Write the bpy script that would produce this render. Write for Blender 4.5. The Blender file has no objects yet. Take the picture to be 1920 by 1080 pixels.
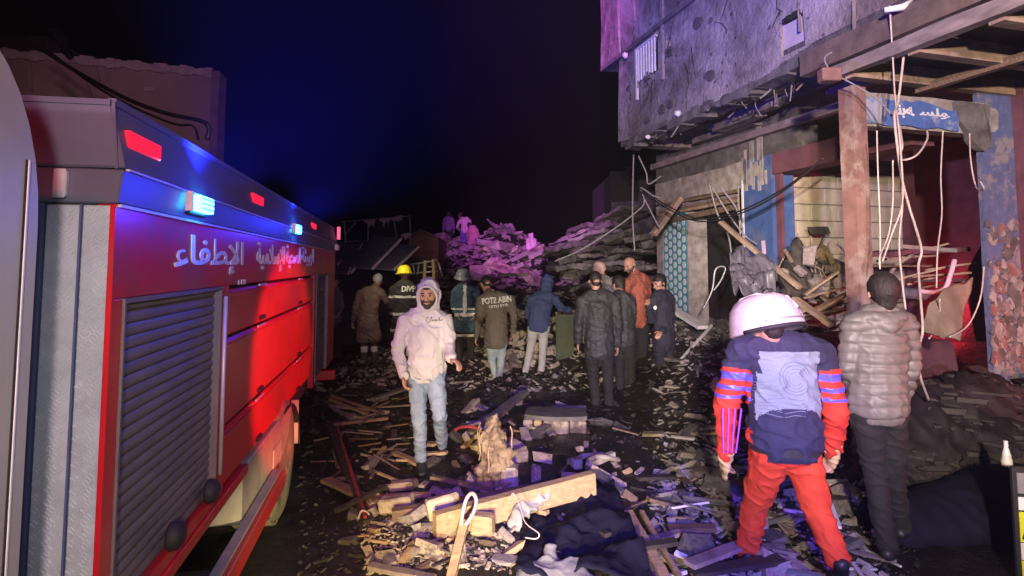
import bpy, bmesh, math, random
import numpy as np
from mathutils import Vector, Matrix, noise
from mathutils.bvhtree import BVHTree
R = math.radians
random.seed(7)
rng = np.random.default_rng(7)
sc = bpy.context.scene
col = sc.collection

# ------------------------------------------------------------------ camera, world, lights, exposure
F = 1100.0; CX = 960.0; CY = 420.0; PITCH = R(4.0); EYE = 1.78
cd = bpy.data.cameras.new('camera'); cam = bpy.data.objects.new('camera', cd); col.objects.link(cam)
cd.sensor_width = 36; cd.lens = F / 1920 * 36; cd.shift_y = -(540 - CY) / 1920
cd.clip_start = 0.05; cd.clip_end = 500
cam.location = (0, 0, EYE); cam.rotation_euler = (R(90) + PITCH, 0, 0)
sc.camera = cam

W = bpy.data.worlds.new('World'); sc.world = W; W.use_nodes = True
nt = W.node_tree; bg = nt.nodes['Background']
sky = nt.nodes.new('ShaderNodeTexSky'); sky.sky_type = 'NISHITA'; sky.sun_disc = False
sky.sun_elevation = R(-7.5); sky.sun_rotation = R(200)
nt.links.new(sky.outputs[0], bg.inputs[0]); bg.inputs[1].default_value = 0.05
sc.view_settings.view_transform = 'Standard'; sc.view_settings.look = 'None'
sc.view_settings.exposure = 0.0; sc.view_settings.gamma = 1.0
sc.cycles.max_bounces = 6; sc.cycles.volume_bounces = 0; sc.cycles.use_denoising = True
sc.cycles.sample_clamp_indirect = 4.0
sc.cycles.volume_step_rate = 4

def aim(o, tgt):
    o.rotation_euler = (Vector(tgt) - o.location).to_track_quat('-Z', 'Y').to_euler()
def spot(name, loc, tgt, color, power, cone, blend=.6, radius=.08):
    l = bpy.data.lights.new(name, 'SPOT'); l.color = color; l.energy = power
    l.spot_size = R(cone); l.spot_blend = blend; l.shadow_soft_size = radius
    o = bpy.data.objects.new(name, l); col.objects.link(o); o.location = loc; aim(o, tgt); return o
def point(name, loc, color, power, radius=.05):
    l = bpy.data.lights.new(name, 'POINT'); l.color = color; l.energy = power; l.shadow_soft_size = radius
    o = bpy.data.objects.new(name, l); col.objects.link(o); o.location = loc; return o

# lamps of the emergency vehicles that stand behind the photographer, and one added fill light
spot('beacon_violet', (-2.6, -9.5, 3.2), (4.2, 6.8, 5.2), (.84, .60, .92), 7800, 42, .7, .15)
spot('beacon_magenta', (-0.6, -3.5, 9.0), (0.9, 22, 2.9), (.88, .18, 1.0), 28000, 18, .8, .15)
spot('beacon_pink_left', (1.2, -2.6, 2.6), (-4.2, 8, 3.7), (.90, .36, .72), 700, 26, .8, .12)
spot('flood_warm_high', (-0.5, -3.0, 2.7), (3.9, 6.6, 2.4), (1.0, .78, .60), 4200, 46, .8, .10)
spot('headlight_left', (-0.35, -2.2, 0.95), (0.55, 9.0, 0.75), (1.0, .88, .62), 3300, 26, .9, .07)
spot('headlight_right', (0.15, -1.6, 1.45), (0.0, 4.3, 0.0), (1.0, .68, .20), 2300, 28, .9, .07)
spot('headlight_low', (1.7, -2.0, 0.8), (-1.6, 4.0, 0.28), (1.0, .78, .34), 3000, 9, .9, .06)
spot('flood_cool', (0.2, -2.6, 2.5), (2.3, 7.0, 0.6), (.62, .74, 1.0), 420, 34, .9, .10)
spot('tail_lamp_red', (3.5, 0.5, 1.75), (-1.62, 4.25, 1.10), (1.0, .015, .02), 3600, 15, .35, .05)
spot('beacon_pink', (-.3, -1.2, 2.7), (1.38, 3.3, 1.5), (1.0, .20, .85), 900, 7, .9, .05)
spot('inspection_lamp', (0.7, -1.6, 2.1), (-1.45, 1.7, 1.6), (1.0, .78, .74), 380, 62, .9, .1)
spot('plate_fill', (0.10, -0.15, 1.98), (-1.08, 1.6, 1.45), (.88, .88, 1.0), 60, 40, 1.0, .03)  # added unseen fill, lifts the plates that the cab shades
spot('flood_pale', (0.6, -2.8, 2.4), (-0.6, 5.6, 1.6), (.80, .78, 1.0), 230, 22, .9, .08)
spot('flood_shop', (-1.2, -2.6, 2.5), (3.75, 8.4, 2.2), (1.0, .84, .60), 5200, 15, .8, .08)
spot('brake_lamp_top', (-0.4, -1.5, 3.6), (-1.2, 1.6, 2.3), (1.0, .05, .08), 200, 50, .9, .05)
spot('tail_lamp_red_near', (4.5, 3.2, 1.0), (4.9, 5.6, 1.1), (1.0, .03, .04), 150, 80, .8, .06)
spot('tail_lamp_red_side', (4.2, 2.6, 1.5), (1.9, 3.6, 1.2), (1.0, .05, .05), 90, 60, .8, .06)
spot('beacon_blue', (0.9, -1.6, 2.6), (0.85, 4.4, 0), (.12, .07, 1.0), 2300, 34, .9, .1)
spot('work_lamp', (-2.2, 9.4, 2.5), (-0.6, 12.5, 0.6), (1.0, .85, .55), 90, 100, .8, .1)

def ray(u, v):
    x, y, z = u - CX, F, CY - v
    c, s = math.cos(PITCH), math.sin(PITCH)
    return Vector((x, y * c - z * s, y * s + z * c))
def P(u, v, Y):
    d = ray(u, v); return Vector((0, 0, EYE)) + d * (Y / d.y)
def G(u, v, z=0.0):
    d = ray(u, v); return Vector((0, 0, EYE)) + d * ((z - EYE) / d.z)

class Frame:
    def __init__(s, ox, oy, ang):
        s.o = Vector((ox, oy, 0)); s.a = ang
        s.M = Matrix.Translation(s.o) @ Matrix.Rotation(ang, 4, 'Z'); s.I = s.M.inverted()
    def lray(s, u, v):
        d = ray(u, v); o = s.I @ Vector((0, 0, EYE)); return o, s.I.to_3x3() @ d
    def hx(s, u, v, xc):
        o, d = s.lray(u, v); t = (xc - o.x) / d.x; return o + d * t
    def hy(s, u, v, yc):
        o, d = s.lray(u, v); t = (yc - o.y) / d.y; return o + d * t

# ------------------------------------------------------------------ materials
MATS = {}
def mat(name, c, c2=None, rough=.7, rough2=None, scale=6.0, bump=.0, bscale=None, metal=0, spec=.5,
        emit=None, estr=0, stretch=(1, 1, 1), coat=0, detail=6, c3=None, dist=.01, pits=0):
    if name in MATS: return MATS[name]
    m = bpy.data.materials.new(name); m.use_nodes = True; n = m.node_tree.nodes; L = m.node_tree.links
    b = n['Principled BSDF']; b.inputs['Roughness'].default_value = rough; b.inputs['Metallic'].default_value = metal
    b.inputs['Specular IOR Level'].default_value = spec
    b.inputs['Coat Weight'].default_value = coat; b.inputs['Coat Roughness'].default_value = .15
    tc = n.new('ShaderNodeTexCoord'); oi = n.new('ShaderNodeObjectInfo')
    mp = n.new('ShaderNodeMapping'); mp.inputs['Scale'].default_value = stretch
    ad = n.new('ShaderNodeVectorMath'); ad.operation = 'ADD'
    ml = n.new('ShaderNodeMath'); ml.operation = 'MULTIPLY'; ml.inputs[1].default_value = 37.0
    L.new(oi.outputs['Random'], ml.inputs[0]); L.new(tc.outputs['Object'], ad.inputs[0]); L.new(ml.outputs[0], ad.inputs[1])
    L.new(ad.outputs[0], mp.inputs[0])
    if c2 is None: c2 = tuple(x * .7 for x in c)
    ns = n.new('ShaderNodeTexNoise'); ns.inputs['Scale'].default_value = scale; ns.inputs['Detail'].default_value = detail
    ns.inputs['Roughness'].default_value = .62
    L.new(mp.outputs[0], ns.inputs[0])
    cr = n.new('ShaderNodeValToRGB'); cr.color_ramp.elements[0].position = .34; cr.color_ramp.elements[1].position = .66
    cr.color_ramp.elements[0].color = (*c2, 1); cr.color_ramp.elements[1].color = (*c, 1)
    L.new(ns.outputs['Fac'], cr.inputs[0])
    out = cr.outputs[0]
    if c3 is not None:
        n3 = n.new('ShaderNodeTexNoise'); n3.inputs['Scale'].default_value = scale * .37; n3.inputs['Detail'].default_value = 8
        n3.inputs['Roughness'].default_value = .7; L.new(mp.outputs[0], n3.inputs[0])
        r3 = n.new('ShaderNodeValToRGB'); r3.color_ramp.elements[0].position = .52; r3.color_ramp.elements[1].position = .60
        L.new(n3.outputs['Fac'], r3.inputs[0])
        mx = n.new('ShaderNodeMix'); mx.data_type = 'RGBA'; L.new(r3.outputs[0], mx.inputs[0]); L.new(out, mx.inputs[6])
        mx.inputs[7].default_value = (*c3, 1); out = mx.outputs[2]
    if pits:   # pock marks and shrapnel scars
        vo = n.new('ShaderNodeTexVoronoi'); vo.inputs['Scale'].default_value = pits; L.new(mp.outputs[0], vo.inputs['Vector'])
        n4 = n.new('ShaderNodeTexNoise'); n4.inputs['Scale'].default_value = pits * 3; L.new(mp.outputs[0], n4.inputs[0])
        a4 = n.new('ShaderNodeMath'); a4.operation = 'MULTIPLY_ADD'; a4.inputs[1].default_value = .35; L.new(n4.outputs['Fac'], a4.inputs[0]); L.new(vo.outputs['Distance'], a4.inputs[2])
        r4 = n.new('ShaderNodeValToRGB'); r4.color_ramp.elements[0].position = .27; r4.color_ramp.elements[1].position = .33
        r4.color_ramp.elements[0].color = (.3, .3, .3, 1); L.new(a4.outputs[0], r4.inputs[0])
        m4 = n.new('ShaderNodeMix'); m4.data_type = 'RGBA'; m4.blend_type = 'MULTIPLY'; m4.inputs[0].default_value = 1
        n5 = n.new('ShaderNodeTexNoise'); n5.inputs['Scale'].default_value = .75; n5.inputs['Detail'].default_value = 9; n5.inputs['Roughness'].default_value = .72; n5.inputs['Distortion'].default_value = .8; L.new(mp.outputs[0], n5.inputs[0])
        r5 = n.new('ShaderNodeValToRGB'); r5.color_ramp.elements[0].position = .40; r5.color_ramp.elements[1].position = .56; r5.color_ramp.elements[0].color = (.42, .38, .36, 1); L.new(n5.outputs['Fac'], r5.inputs[0])
        m5 = n.new('ShaderNodeMix'); m5.data_type = 'RGBA'; m5.blend_type = 'MULTIPLY'; m5.inputs[0].default_value = 1; L.new(out, m5.inputs[6]); L.new(r5.outputs[0], m5.inputs[7]); out = m5.outputs[2]
        L.new(out, m4.inputs[6]); L.new(r4.outputs[0], m4.inputs[7]); out = m4.outputs[2]
    L.new(out, b.inputs['Base Color'])
    if rough2 is not None:
        mr = n.new('ShaderNodeMapRange'); mr.inputs['From Min'].default_value = .35; mr.inputs['From Max'].default_value = .65
        mr.inputs['To Min'].default_value = rough2; mr.inputs['To Max'].default_value = rough
        nr = n.new('ShaderNodeTexNoise'); nr.inputs['Scale'].default_value = scale * .6; nr.inputs['Detail'].default_value = 4
        L.new(mp.outputs[0], nr.inputs[0]); L.new(nr.outputs['Fac'], mr.inputs['Value']); L.new(mr.outputs[0], b.inputs['Roughness'])
    if bump:
        bs = n.new('ShaderNodeTexNoise'); bs.inputs['Scale'].default_value = bscale or scale * 4; bs.inputs['Detail'].default_value = 8
        bs.inputs['Roughness'].default_value = .65
        L.new(mp.outputs[0], bs.inputs[0]); bn = n.new('ShaderNodeBump'); bn.inputs['Strength'].default_value = bump
        bn.inputs['Distance'].default_value = dist
        L.new(bs.outputs['Fac'], bn.inputs['Height']); L.new(bn.outputs[0], b.inputs['Normal'])
    if emit:
        b.inputs['Emission Color'].default_value = (*emit, 1); b.inputs['Emission Strength'].default_value = estr
    MATS[name] = m; return m

M_mud = mat('wet_mud', (.020, .017, .016), (.008, .007, .007), rough=.7, rough2=.16, scale=3, bump=1.0, bscale=14, c3=(.038, .031, .027), dist=.03)
M_conc = mat('broken_concrete', (.40, .37, .33), (.20, .18, .16), rough=.9, scale=7, bump=.6, bscale=40)
M_conc2 = mat('sooty_concrete', (.16, .15, .14), (.06, .055, .05), rough=.9, scale=5, bump=.6, bscale=30)
M_block = mat('pale_block', (.54, .47, .34), (.30, .27, .22), rough=.9, scale=6, bump=.6, bscale=45, c3=(.16, .13, .1))
M_blk_wall = mat('wall_block', (.52, .46, .36), (.36, .31, .24), rough=.92, scale=4, bump=.6, bscale=35, c3=(.42, .38, .30))
M_mortar = mat('mortar', (.20, .17, .13), (.12, .10, .08), rough=.95, scale=9, bump=.5)
M_wood = mat('raw_timber', (.48, .36, .20), (.30, .21, .11), rough=.8, scale=5, bump=.4, bscale=22, stretch=(1, 9, 9))
M_wood2 = mat('dirty_wood', (.24, .16, .10), (.10, .07, .05), rough=.85, scale=6, bump=.4, bscale=22, stretch=(1, 8, 8))
M_char = mat('charred_wood', (.05, .04, .035), (.02, .018, .016), rough=.8, scale=8, bump=.6)
M_stucco = mat('stained_render', (.40, .36, .34), (.27, .24, .23), rough=.95, scale=2.2, bump=1.0, bscale=13, c3=(.24, .21, .205), dist=.04, detail=12, pits=5.5)
M_stucco2 = mat('left_render', (.34, .24, .21), (.22, .15, .14), rough=.92, scale=1.0, bump=.5, bscale=18, c3=(.24, .17, .16))
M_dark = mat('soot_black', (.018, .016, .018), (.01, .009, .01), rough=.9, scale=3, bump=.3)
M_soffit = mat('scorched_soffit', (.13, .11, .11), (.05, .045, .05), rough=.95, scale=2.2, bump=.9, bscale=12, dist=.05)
M_rail = mat('weathered_fascia', (.30, .25, .24), (.15, .12, .12), rough=.85, scale=4, bump=.5, stretch=(3, 1, 3))
M_joist = mat('canopy_joist', (.42, .31, .22), (.22, .15, .11), rough=.8, scale=5, bump=.3, c3=(.2, .15, .12))
M_post = mat('rusty_post', (.26, .14, .12), (.16, .08, .075), rough=.7, scale=5, bump=.4, c3=(.3, .22, .2))
M_bluep = mat('blue_paint', (.055, .12, .32), (.04, .08, .22), rough=.7, scale=6, bump=.5, c3=(.10, .13, .26))
M_bluepeel = mat('blue_paint_peeling', (.11, .14, .27), (.08, .10, .19), rough=.8, scale=9, bump=.7, c3=(.24, .22, .22))
M_maroon = mat('maroon_paint', (.16, .06, .08), (.09, .035, .05), rough=.8, scale=4, bump=.4)
M_white = mat('white_paint', (.78, .78, .76), (.6, .6, .58), rough=.5, scale=6)
M_red = mat('fire_engine_red', (.55, .010, .016), (.44, .008, .014), rough=.38, scale=3, coat=.12, c3=(.34, .03, .03), bump=.25, bscale=2.2, dist=.01)
M_grey = mat('grey_truck_paint', (.11, .12, .16), (.085, .09, .12), rough=.45, scale=2, coat=.0, spec=.3, bump=.05, bscale=60)
M_silver = mat('silver_cab_paint', (.46, .43, .40), (.38, .35, .33), rough=.5, scale=2, metal=.0, coat=.1, bump=.04, bscale=80)
M_alu = mat('brushed_aluminium', (.60, .60, .62), (.46, .46, .48), rough=.42, scale=12, metal=.3, bump=.1)
M_shut = mat('shutter_aluminium', (.20, .165, .15), (.13, .11, .10), rough=.55, scale=3, metal=.2, bump=.15, bscale=70)
M_black = mat('black_rubber', (.02, .02, .02), (.012, .012, .012), rough=.7, scale=10, bump=.2)
M_tyre = mat('muddy_tyre', (.20, .18, .13), (.09, .08, .06), rough=.9, scale=7, bump=.6, c3=(.30, .26, .18))
M_fender = mat('dusty_fender', (.34, .32, .27), (.22, .20, .17), rough=.7, scale=5, bump=.3)
M_cable = mat('black_cable', (.015, .015, .018), rough=.5, scale=10)
M_wcable = mat('pale_cable', (.62, .50, .46), (.45, .36, .33), rough=.6, scale=20)
M_gcable = mat('grey_cable', (.26, .24, .25), (.16, .15, .16), rough=.6, scale=20)
M_tile = mat('teal_tile', (.10, .32, .38), (.06, .22, .30), rough=.25, scale=8)
M_tilew = mat('white_tile_motif', (.66, .74, .74), (.5, .6, .62), rough=.3, scale=8)
M_plastic = mat('plastic_sheet', (.15, .14, .18), (.08, .075, .10), rough=.4, scale=4, bump=.5, bscale=14)
M_tarp = mat('dark_tarp', (.010, .010, .028), (.006, .006, .018), spec=.15, rough=.85, scale=3, bump=.3, bscale=10)
M_tarp2 = mat('dark_cloth', (.009, .004, .008), (.005, .003, .005), rough=.8, scale=3, bump=.4, bscale=12)
M_sack = mat('grey_sack', (.20, .20, .22), (.12, .12, .14), rough=.85, scale=8, bump=.5, bscale=60)
M_strawbale = mat('earthy_roll', (.40, .30, .19), (.17, .12, .07), rough=.95, scale=14, bump=1.0, bscale=40, dist=.03)
M_pinkcloth = mat('pale_blanket', (.70, .50, .62), (.5, .36, .46), rough=.85, scale=5, bump=.5)
M_redcloth = mat('red_fabric', (.38, .04, .04), (.2, .02, .03), rough=.8, scale=6, bump=.4)
M_galv = mat('galvanised_steel', (.42, .42, .44), (.3, .3, .32), rough=.45, scale=8, metal=.6, bump=.1)
M_skin = mat('skin', (.46, .26, .18), (.40, .21, .15), rough=.5, scale=18, bump=.1, bscale=90)
M_hair = mat('dark_hair', (.022, .016, .013), (.012, .009, .008), rough=.6, scale=60, bump=.6, bscale=120, stretch=(1, 1, .3))
M_beard = mat('short_beard', (.05, .032, .025), (.03, .02, .015), rough=.8, scale=60, bump=.5, bscale=150)
M_sole = mat('shoe_black', (.02, .02, .022), rough=.5, scale=10)
M_shoew = mat('shoe_white', (.62, .62, .62), rough=.6, scale=10)
M_refl = mat('reflective_tape', (.75, .76, .72), (.62, .63, .6), rough=.35, scale=30)
M_hiviz = mat('hi_vis_yellow', (.72, .78, .04), (.6, .64, .03), rough=.5, scale=10)
M_eye = mat('eye_dark', (.03, .02, .02), rough=.6, scale=10)
M_glassb = mat('blue_lamp_lens', (.1, .4, .9), rough=.1, scale=3, emit=(.03, .42, 1.0), estr=26)
M_glassr = mat('red_lamp_lens', (.6, .01, .03), rough=.15, scale=3, emit=(1.0, .015, .05), estr=1.1)
M_glassr2 = mat('pink_lamp_lens', (.7, .05, .1), rough=.15, scale=3, emit=(1.0, .15, .3), estr=1.0)
def cloth(name, c, c2=None, rough=.85, bump=.45, bs=70, scale=7): return mat(name, c, c2 or tuple(x * .72 for x in c), rough=rough, scale=scale, bump=bump, bscale=bs, c3=tuple(x * .82 + .003 for x in c))

# ------------------------------------------------------------------ builders
def tag(o, label=None, cat=None, group=None, kind=None):
    if label: o['label'] = label
    if cat: o['category'] = cat
    if group: o['group'] = group
    if kind: o['kind'] = kind
    return o
def link(name, me, parent=None, loc=None):
    o = bpy.data.objects.new(name, me); col.objects.link(o)
    if parent: o.parent = parent
    if loc is not None: o.location = loc
    return o
def empty(name, loc=(0, 0, 0), rz=0, label=None, cat=None, group=None):
    o = bpy.data.objects.new(name, None); col.objects.link(o); o.location = loc; o.rotation_euler = (0, 0, rz)
    o.empty_display_size = .1
    return tag(o, label, cat, group)

class MB:
    def __init__(s): s.v = []; s.f = []; s.m = []; s.mi = 0
    def add(s, vs, fs):
        b = len(s.v); s.v += [tuple(v) for v in vs]; s.f += [tuple(b + i for i in f) for f in fs]; s.m += [s.mi] * len(fs); return s
    def box(s, a, b, M=None):
        x0, y0, z0 = a; x1, y1, z1 = b
        vs = [Vector(p) for p in ((x0,y0,z0),(x1,y0,z0),(x1,y1,z0),(x0,y1,z0),(x0,y0,z1),(x1,y0,z1),(x1,y1,z1),(x0,y1,z1))]
        if M: vs = [M @ p for p in vs]
        return s.add(vs, [(0,3,2,1),(4,5,6,7),(0,1,5,4),(1,2,6,5),(2,3,7,6),(3,0,4,7)])
    def hexa(s, p):   # 8 corner points, 4 bottom then 4 top
        return s.add(p, [(0,3,2,1),(4,5,6,7),(0,1,5,4),(1,2,6,5),(2,3,7,6),(3,0,4,7)])
    def bar(s, a, b, w, h, up=(0, 0, 1)):
        a = Vector(a); b = Vector(b); d = (b - a).normalized(); up = Vector(up)
        if abs(d.dot(up)) > .98: up = Vector((1, 0, 0))
        sd = d.cross(up).normalized() * w / 2; u = sd.cross(d).normalized() * h / 2
        return s.hexa([a - sd - u, a + sd - u, b + sd - u, b - sd - u, a - sd + u, a + sd + u, b + sd + u, b - sd + u])
    def prism(s, pts, a, b, axis='x'):
        n = len(pts)
        def mk(p, t): return {'x': (t, p[0], p[1]), 'y': (p[0], t, p[1]), 'z': (p[0], p[1], t)}[axis]
        vs = [mk(p, a) for p in pts] + [mk(p, b) for p in pts]
        return s.add(vs, [tuple(range(n))[::-1], tuple(range(n, 2 * n))] + [(i, (i + 1) % n, n + (i + 1) % n, n + i) for i in range(n)])
    def tube(s, pts, r, seg=8, caps=True):
        pts = [Vector(p) for p in pts]; n = len(pts); rs = r if hasattr(r, '__len__') else [r] * n
        vs = []; prev = None
        for i, p in enumerate(pts):
            d = (pts[min(i + 1, n - 1)] - pts[max(i - 1, 0)]).normalized()
            if prev is None:
                up = Vector((0, 0, 1)) if abs(d.z) < .9 else Vector((1, 0, 0)); a = d.cross(up).normalized()
            else: a = (prev - d * prev.dot(d)).normalized()
            prev = a; c = d.cross(a)
            for k in range(seg):
                t = 2 * math.pi * k / seg; vs.append(p + (a * math.cos(t) + c * math.sin(t)) * rs[i])
        fs = [(i * seg + k, i * seg + (k + 1) % seg, (i + 1) * seg + (k + 1) % seg, (i + 1) * seg + k) for i in range(n - 1) for k in range(seg)]
        if caps: fs += [tuple(range(seg))[::-1], tuple(range((n - 1) * seg, n * seg))]
        return s.add(vs, fs)
    def lathe(s, prof, M, seg=24):  # prof (r, z) about local z
        n = len(prof); vs = [M @ Vector((r * math.cos(2*math.pi*k/seg), r * math.sin(2*math.pi*k/seg), z)) for r, z in prof for k in range(seg)]
        fs = [(i*seg+k, i*seg+(k+1)%seg, (i+1)*seg+(k+1)%seg, (i+1)*seg+k) for i in range(n-1) for k in range(seg)]
        fs += [tuple(range(seg))[::-1], tuple(range((n-1)*seg, n*seg))]
        return s.add(vs, fs)
    def mesh(s, name, mats, bevel=0, smooth=False):
        me = bpy.data.meshes.new(name); me.from_pydata(s.v, [], s.f)
        for m in (mats if isinstance(mats, (list, tuple)) else [mats]): me.materials.append(m)
        bm = bmesh.new(); bm.from_mesh(me)
        for i, f in enumerate(bm.faces): f.material_index = s.m[i] if i < len(s.m) else 0; f.smooth = smooth
        bmesh.ops.recalc_face_normals(bm, faces=bm.faces)
        if bevel: bmesh.ops.bevel(bm, geom=list(bm.edges), offset=bevel, segments=1, affect='EDGES', clamp_overlap=True)
        bm.to_mesh(me); bm.free(); return me
    def build(s, name, mats, parent=None, bevel=0, smooth=False, loc=None):
        return link(name, s.mesh(name, mats, bevel, smooth), parent, loc)

def rough_up(o, amp, fr, sub=0, seed=0, smooth=False):
    me = o.data; bm = bmesh.new(); bm.from_mesh(me)
    if sub: bmesh.ops.subdivide_edges(bm, edges=bm.edges, cuts=sub, use_grid_fill=True)
    for v in bm.verts:
        v.co += noise.noise_vector(v.co * fr + Vector((seed, seed * 2.1, 0))) * amp
    if smooth:
        for f in bm.faces: f.smooth = True
    bm.to_mesh(me); bm.free()
def catmull(pts, n=6):
    pts = [Vector(p) for p in pts]; out = []
    for i in range(len(pts) - 1):
        p0 = pts[max(i - 1, 0)]; p1 = pts[i]; p2 = pts[i + 1]; p3 = pts[min(i + 2, len(pts) - 1)]
        for k in range(n):
            t = k / n
            out.append(.5 * ((2 * p1) + (p2 - p0) * t + (2 * p0 - 5 * p1 + 4 * p2 - p3) * t * t + (3 * p1 - p0 - 3 * p2 + p3) * t ** 3))
    out.append(pts[-1]); return out
def cable(name, pts, r, m, label, cat='cable', group=None, seg=6, n=6):
    mb = MB(); pp = catmull(pts, n)
    c = pp[0].copy(); mb.tube([p - c for p in pp], r, seg)
    o = mb.build(name, m, smooth=True, loc=c); return tag(o, label, cat, group)

def text_mesh(body, size, bold=0, extrude=.002):
    t = bpy.data.curves.new('t', 'FONT'); t.body = body; t.size = size; t.offset = bold; t.extrude = extrude; t.resolution_u = 3
    o = bpy.data.objects.new('t', t); col.objects.link(o); bpy.context.view_layer.update()
    me = bpy.data.meshes.new_from_object(o.evaluated_get(bpy.context.evaluated_depsgraph_get()))
    bpy.data.objects.remove(o); bpy.data.curves.remove(t)
    co = np.array([v.co for v in me.vertices]); lo = co.min(0); hi = co.max(0)
    return me, lo, hi
def text_fit(body, w, h, bold=0, extrude=.002):
    me, lo, hi = text_mesh(body, 1.0, bold, extrude / max(h, .01))
    for v in me.vertices:
        v.co = Vector(((v.co.x - lo[0]) / (hi[0] - lo[0]) * w, (v.co.y - lo[1]) / (hi[1] - lo[1]) * h, v.co.z * h))
    return me

# ------------------------------------------------------------------ ground and rubble slopes
BF = Frame(0, 0, math.atan(.273))
def sstep(a, b, x):
    t = min(1, max(0, (x - a) / (b - a))); return t * t * (3 - 2 * t)
def gz(x, y):
    p = BF.I @ Vector((x, y, 0))
    z = .035 * noise.noise(Vector((x * 1.3, y * 1.3, 0))) + .02 * noise.noise(Vector((x * 5, y * 5, 3)))
    z *= sstep(1.0, 3.0, y) * .8 + .2
    # rubble banked against the shops on the right
    b = sstep(3.1, 5.0, p.x) * sstep(5.2, 7.0, p.y) * (1 - sstep(11.5, 14, p.y))
    z += b * (.75 + .25 * noise.noise(Vector((x * .9, y * .9, 7))))
    # collapsed block at the end of the street
    m = sstep(12.5, 21, y) * (1 - sstep(30, 40, y)) * sstep(-8, -3.2, x) * (1 - sstep(12, 20, x))
    z += m * (2.25 + .35 * noise.noise(Vector((x * .35, y * .35, 2))) + .2 * noise.noise(Vector((x * 1.1, y * 1.1, 5))))
    z += 1.0 * math.exp(-((x + .35) / 1.0) ** 2 - ((y - 22.5) / 1.6) ** 2)
    z += .5 * math.exp(-((x + 2.1) / .9) ** 2 - ((y - 22.5) / 1.6) ** 2)
    z += 1.5 * sstep(1.5, 5.5, x) * sstep(13, 19, y) * (1 - sstep(30, 38, y))
    # stones heaped behind the onlookers
    z += .55 * math.exp(-((x - .7) / 1.2) ** 2 - ((y - 11.0) / 1.0) ** 2)
    # timber and block heap in the foreground
    z += .10 * math.exp(-((x + .3) / .6) ** 2 - ((y - 3.7) / .6) ** 2)
    return z
def make_ground():
    xs = np.concatenate([np.linspace(-38, -7, 14)[:-1], np.linspace(-7, 8, 190), np.linspace(8, 38, 22)[1:]])
    ys = np.concatenate([np.linspace(-12, 1, 8)[:-1], np.linspace(1, 14, 210), np.linspace(14, 30, 90)[1:], np.linspace(30, 58, 12)[1:]])
    nx, ny = len(xs), len(ys)
    vs = [(x, y, gz(x, y)) for y in ys for x in xs]
    fs = [(j*nx+i, j*nx+i+1, (j+1)*nx+i+1, (j+1)*nx+i) for j in range(ny-1) for i in range(nx-1)]
    me = bpy.data.meshes.new('ground'); me.from_pydata(vs, [], fs); me.materials.append(M_mud)
    for p in me.polygons: p.use_smooth = True
    tag(link('ground', me), kind='structure')
make_ground()

def hull(seed, sx=1, sy=1, sz=1, n=14, boxy=.6):
    r = random.Random(seed); bm = bmesh.new()
    for i in range(8):
        bm.verts.new(((1 if i & 1 else -1) * sx * (.5 + r.uniform(-.16, .1)) , (1 if i & 2 else -1) * sy * (.5 + r.uniform(-.16, .1)), (1 if i & 4 else -1) * sz * (.5 + r.uniform(-.16, .1))))
    for i in range(n - 8):
        v = Vector([r.gauss(0, 1) for _ in range(3)]).normalized(); bm.verts.new((v.x * sx * .58, v.y * sy * .58, v.z * sz * .58))
    res = bmesh.ops.convex_hull(bm, input=bm.verts)
    bmesh.ops.delete(bm, geom=[e for e in res['geom_interior'] if isinstance(e, bmesh.types.BMVert)], context='VERTS')
    bmesh.ops.recalc_face_normals(bm, faces=bm.faces)
    bm.verts.index_update()
    vs = np.array([v.co[:] for v in bm.verts]); fs = [[v.index for v in f.verts] for f in bm.faces]; bm.free(); return vs, fs
HULLS = [hull(i, 1, random.uniform(.5, 1), random.uniform(.25, .8), 14) for i in range(10)]
def hull_mesh(i, m, s=1.0, bev=.0):
    vs, fs = HULLS[i % len(HULLS)]; me = bpy.data.meshes.new('rubble'); me.from_pydata((vs * s).tolist(), [], fs); me.materials.append(m); return me
CH = {}
def chunk(i, m):
    k = (i % len(HULLS), m.name)
    if k not in CH: CH[k] = hull_mesh(i, m)
    return CH[k]
def scatter_stuff(name, label, pts, m, smin, smax, flat=.6, lift=.25, power=2.2):
    V = []; Fc = []; b = 0
    for (x, y) in pts:
        vs, fs = HULLS[rng.integers(len(HULLS))]
        s = smin + (smax - smin) * rng.random() ** power
        a, bb, c = rng.random(3) * 6.283; 
        Rm = np.array((Matrix.Rotation(a, 3, 'Z') @ Matrix.Rotation((bb - 3.1) * .22, 3, 'X') @ Matrix.Rotation((c - 3.1) * .22, 3, 'Y')))
        sc3 = s * np.array([rng.uniform(.7, 1.6), rng.uniform(.5, 1), flat * rng.uniform(.5, 1.2)])
        w = (vs * sc3) @ Rm.T + np.array([x, y, gz(x, y) + s * lift * rng.random()])
        V.append(w); Fc += [[q + b for q in f] for f in fs]; b += len(w)
    me = bpy.data.meshes.new(name); me.from_pydata(np.concatenate(V).tolist(), [], Fc); me.materials.append(m)
    return tag(link(name, me), label, kind='stuff')
def rpts(n, x0, x1, y0, y1, f=None):
    out = []
    while len(out) < n:
        x, y = rng.uniform(x0, x1), rng.uniform(y0, y1)
        if f is None or f(x, y): out.append((x, y))
    return out
def upx(n, u0, u1, v0, v1, f=None):   # ground points that fall in a part of the street
    out = []
    while len(out) < n:
        u, v = rng.uniform(u0, u1), rng.uniform(v0, v1)
        if f is None or f(u, v):
            g = G(u, v); out.append((g.x, g.y))
    return out
ADJ = {'broken_concrete': 'grey ', 'sooty_concrete': 'sooty ', 'pale_block': 'pale ', 'charred_wood': 'charred ', 'earthy_roll': 'brown ', 'dusty_slab': 'dusty '}
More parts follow.
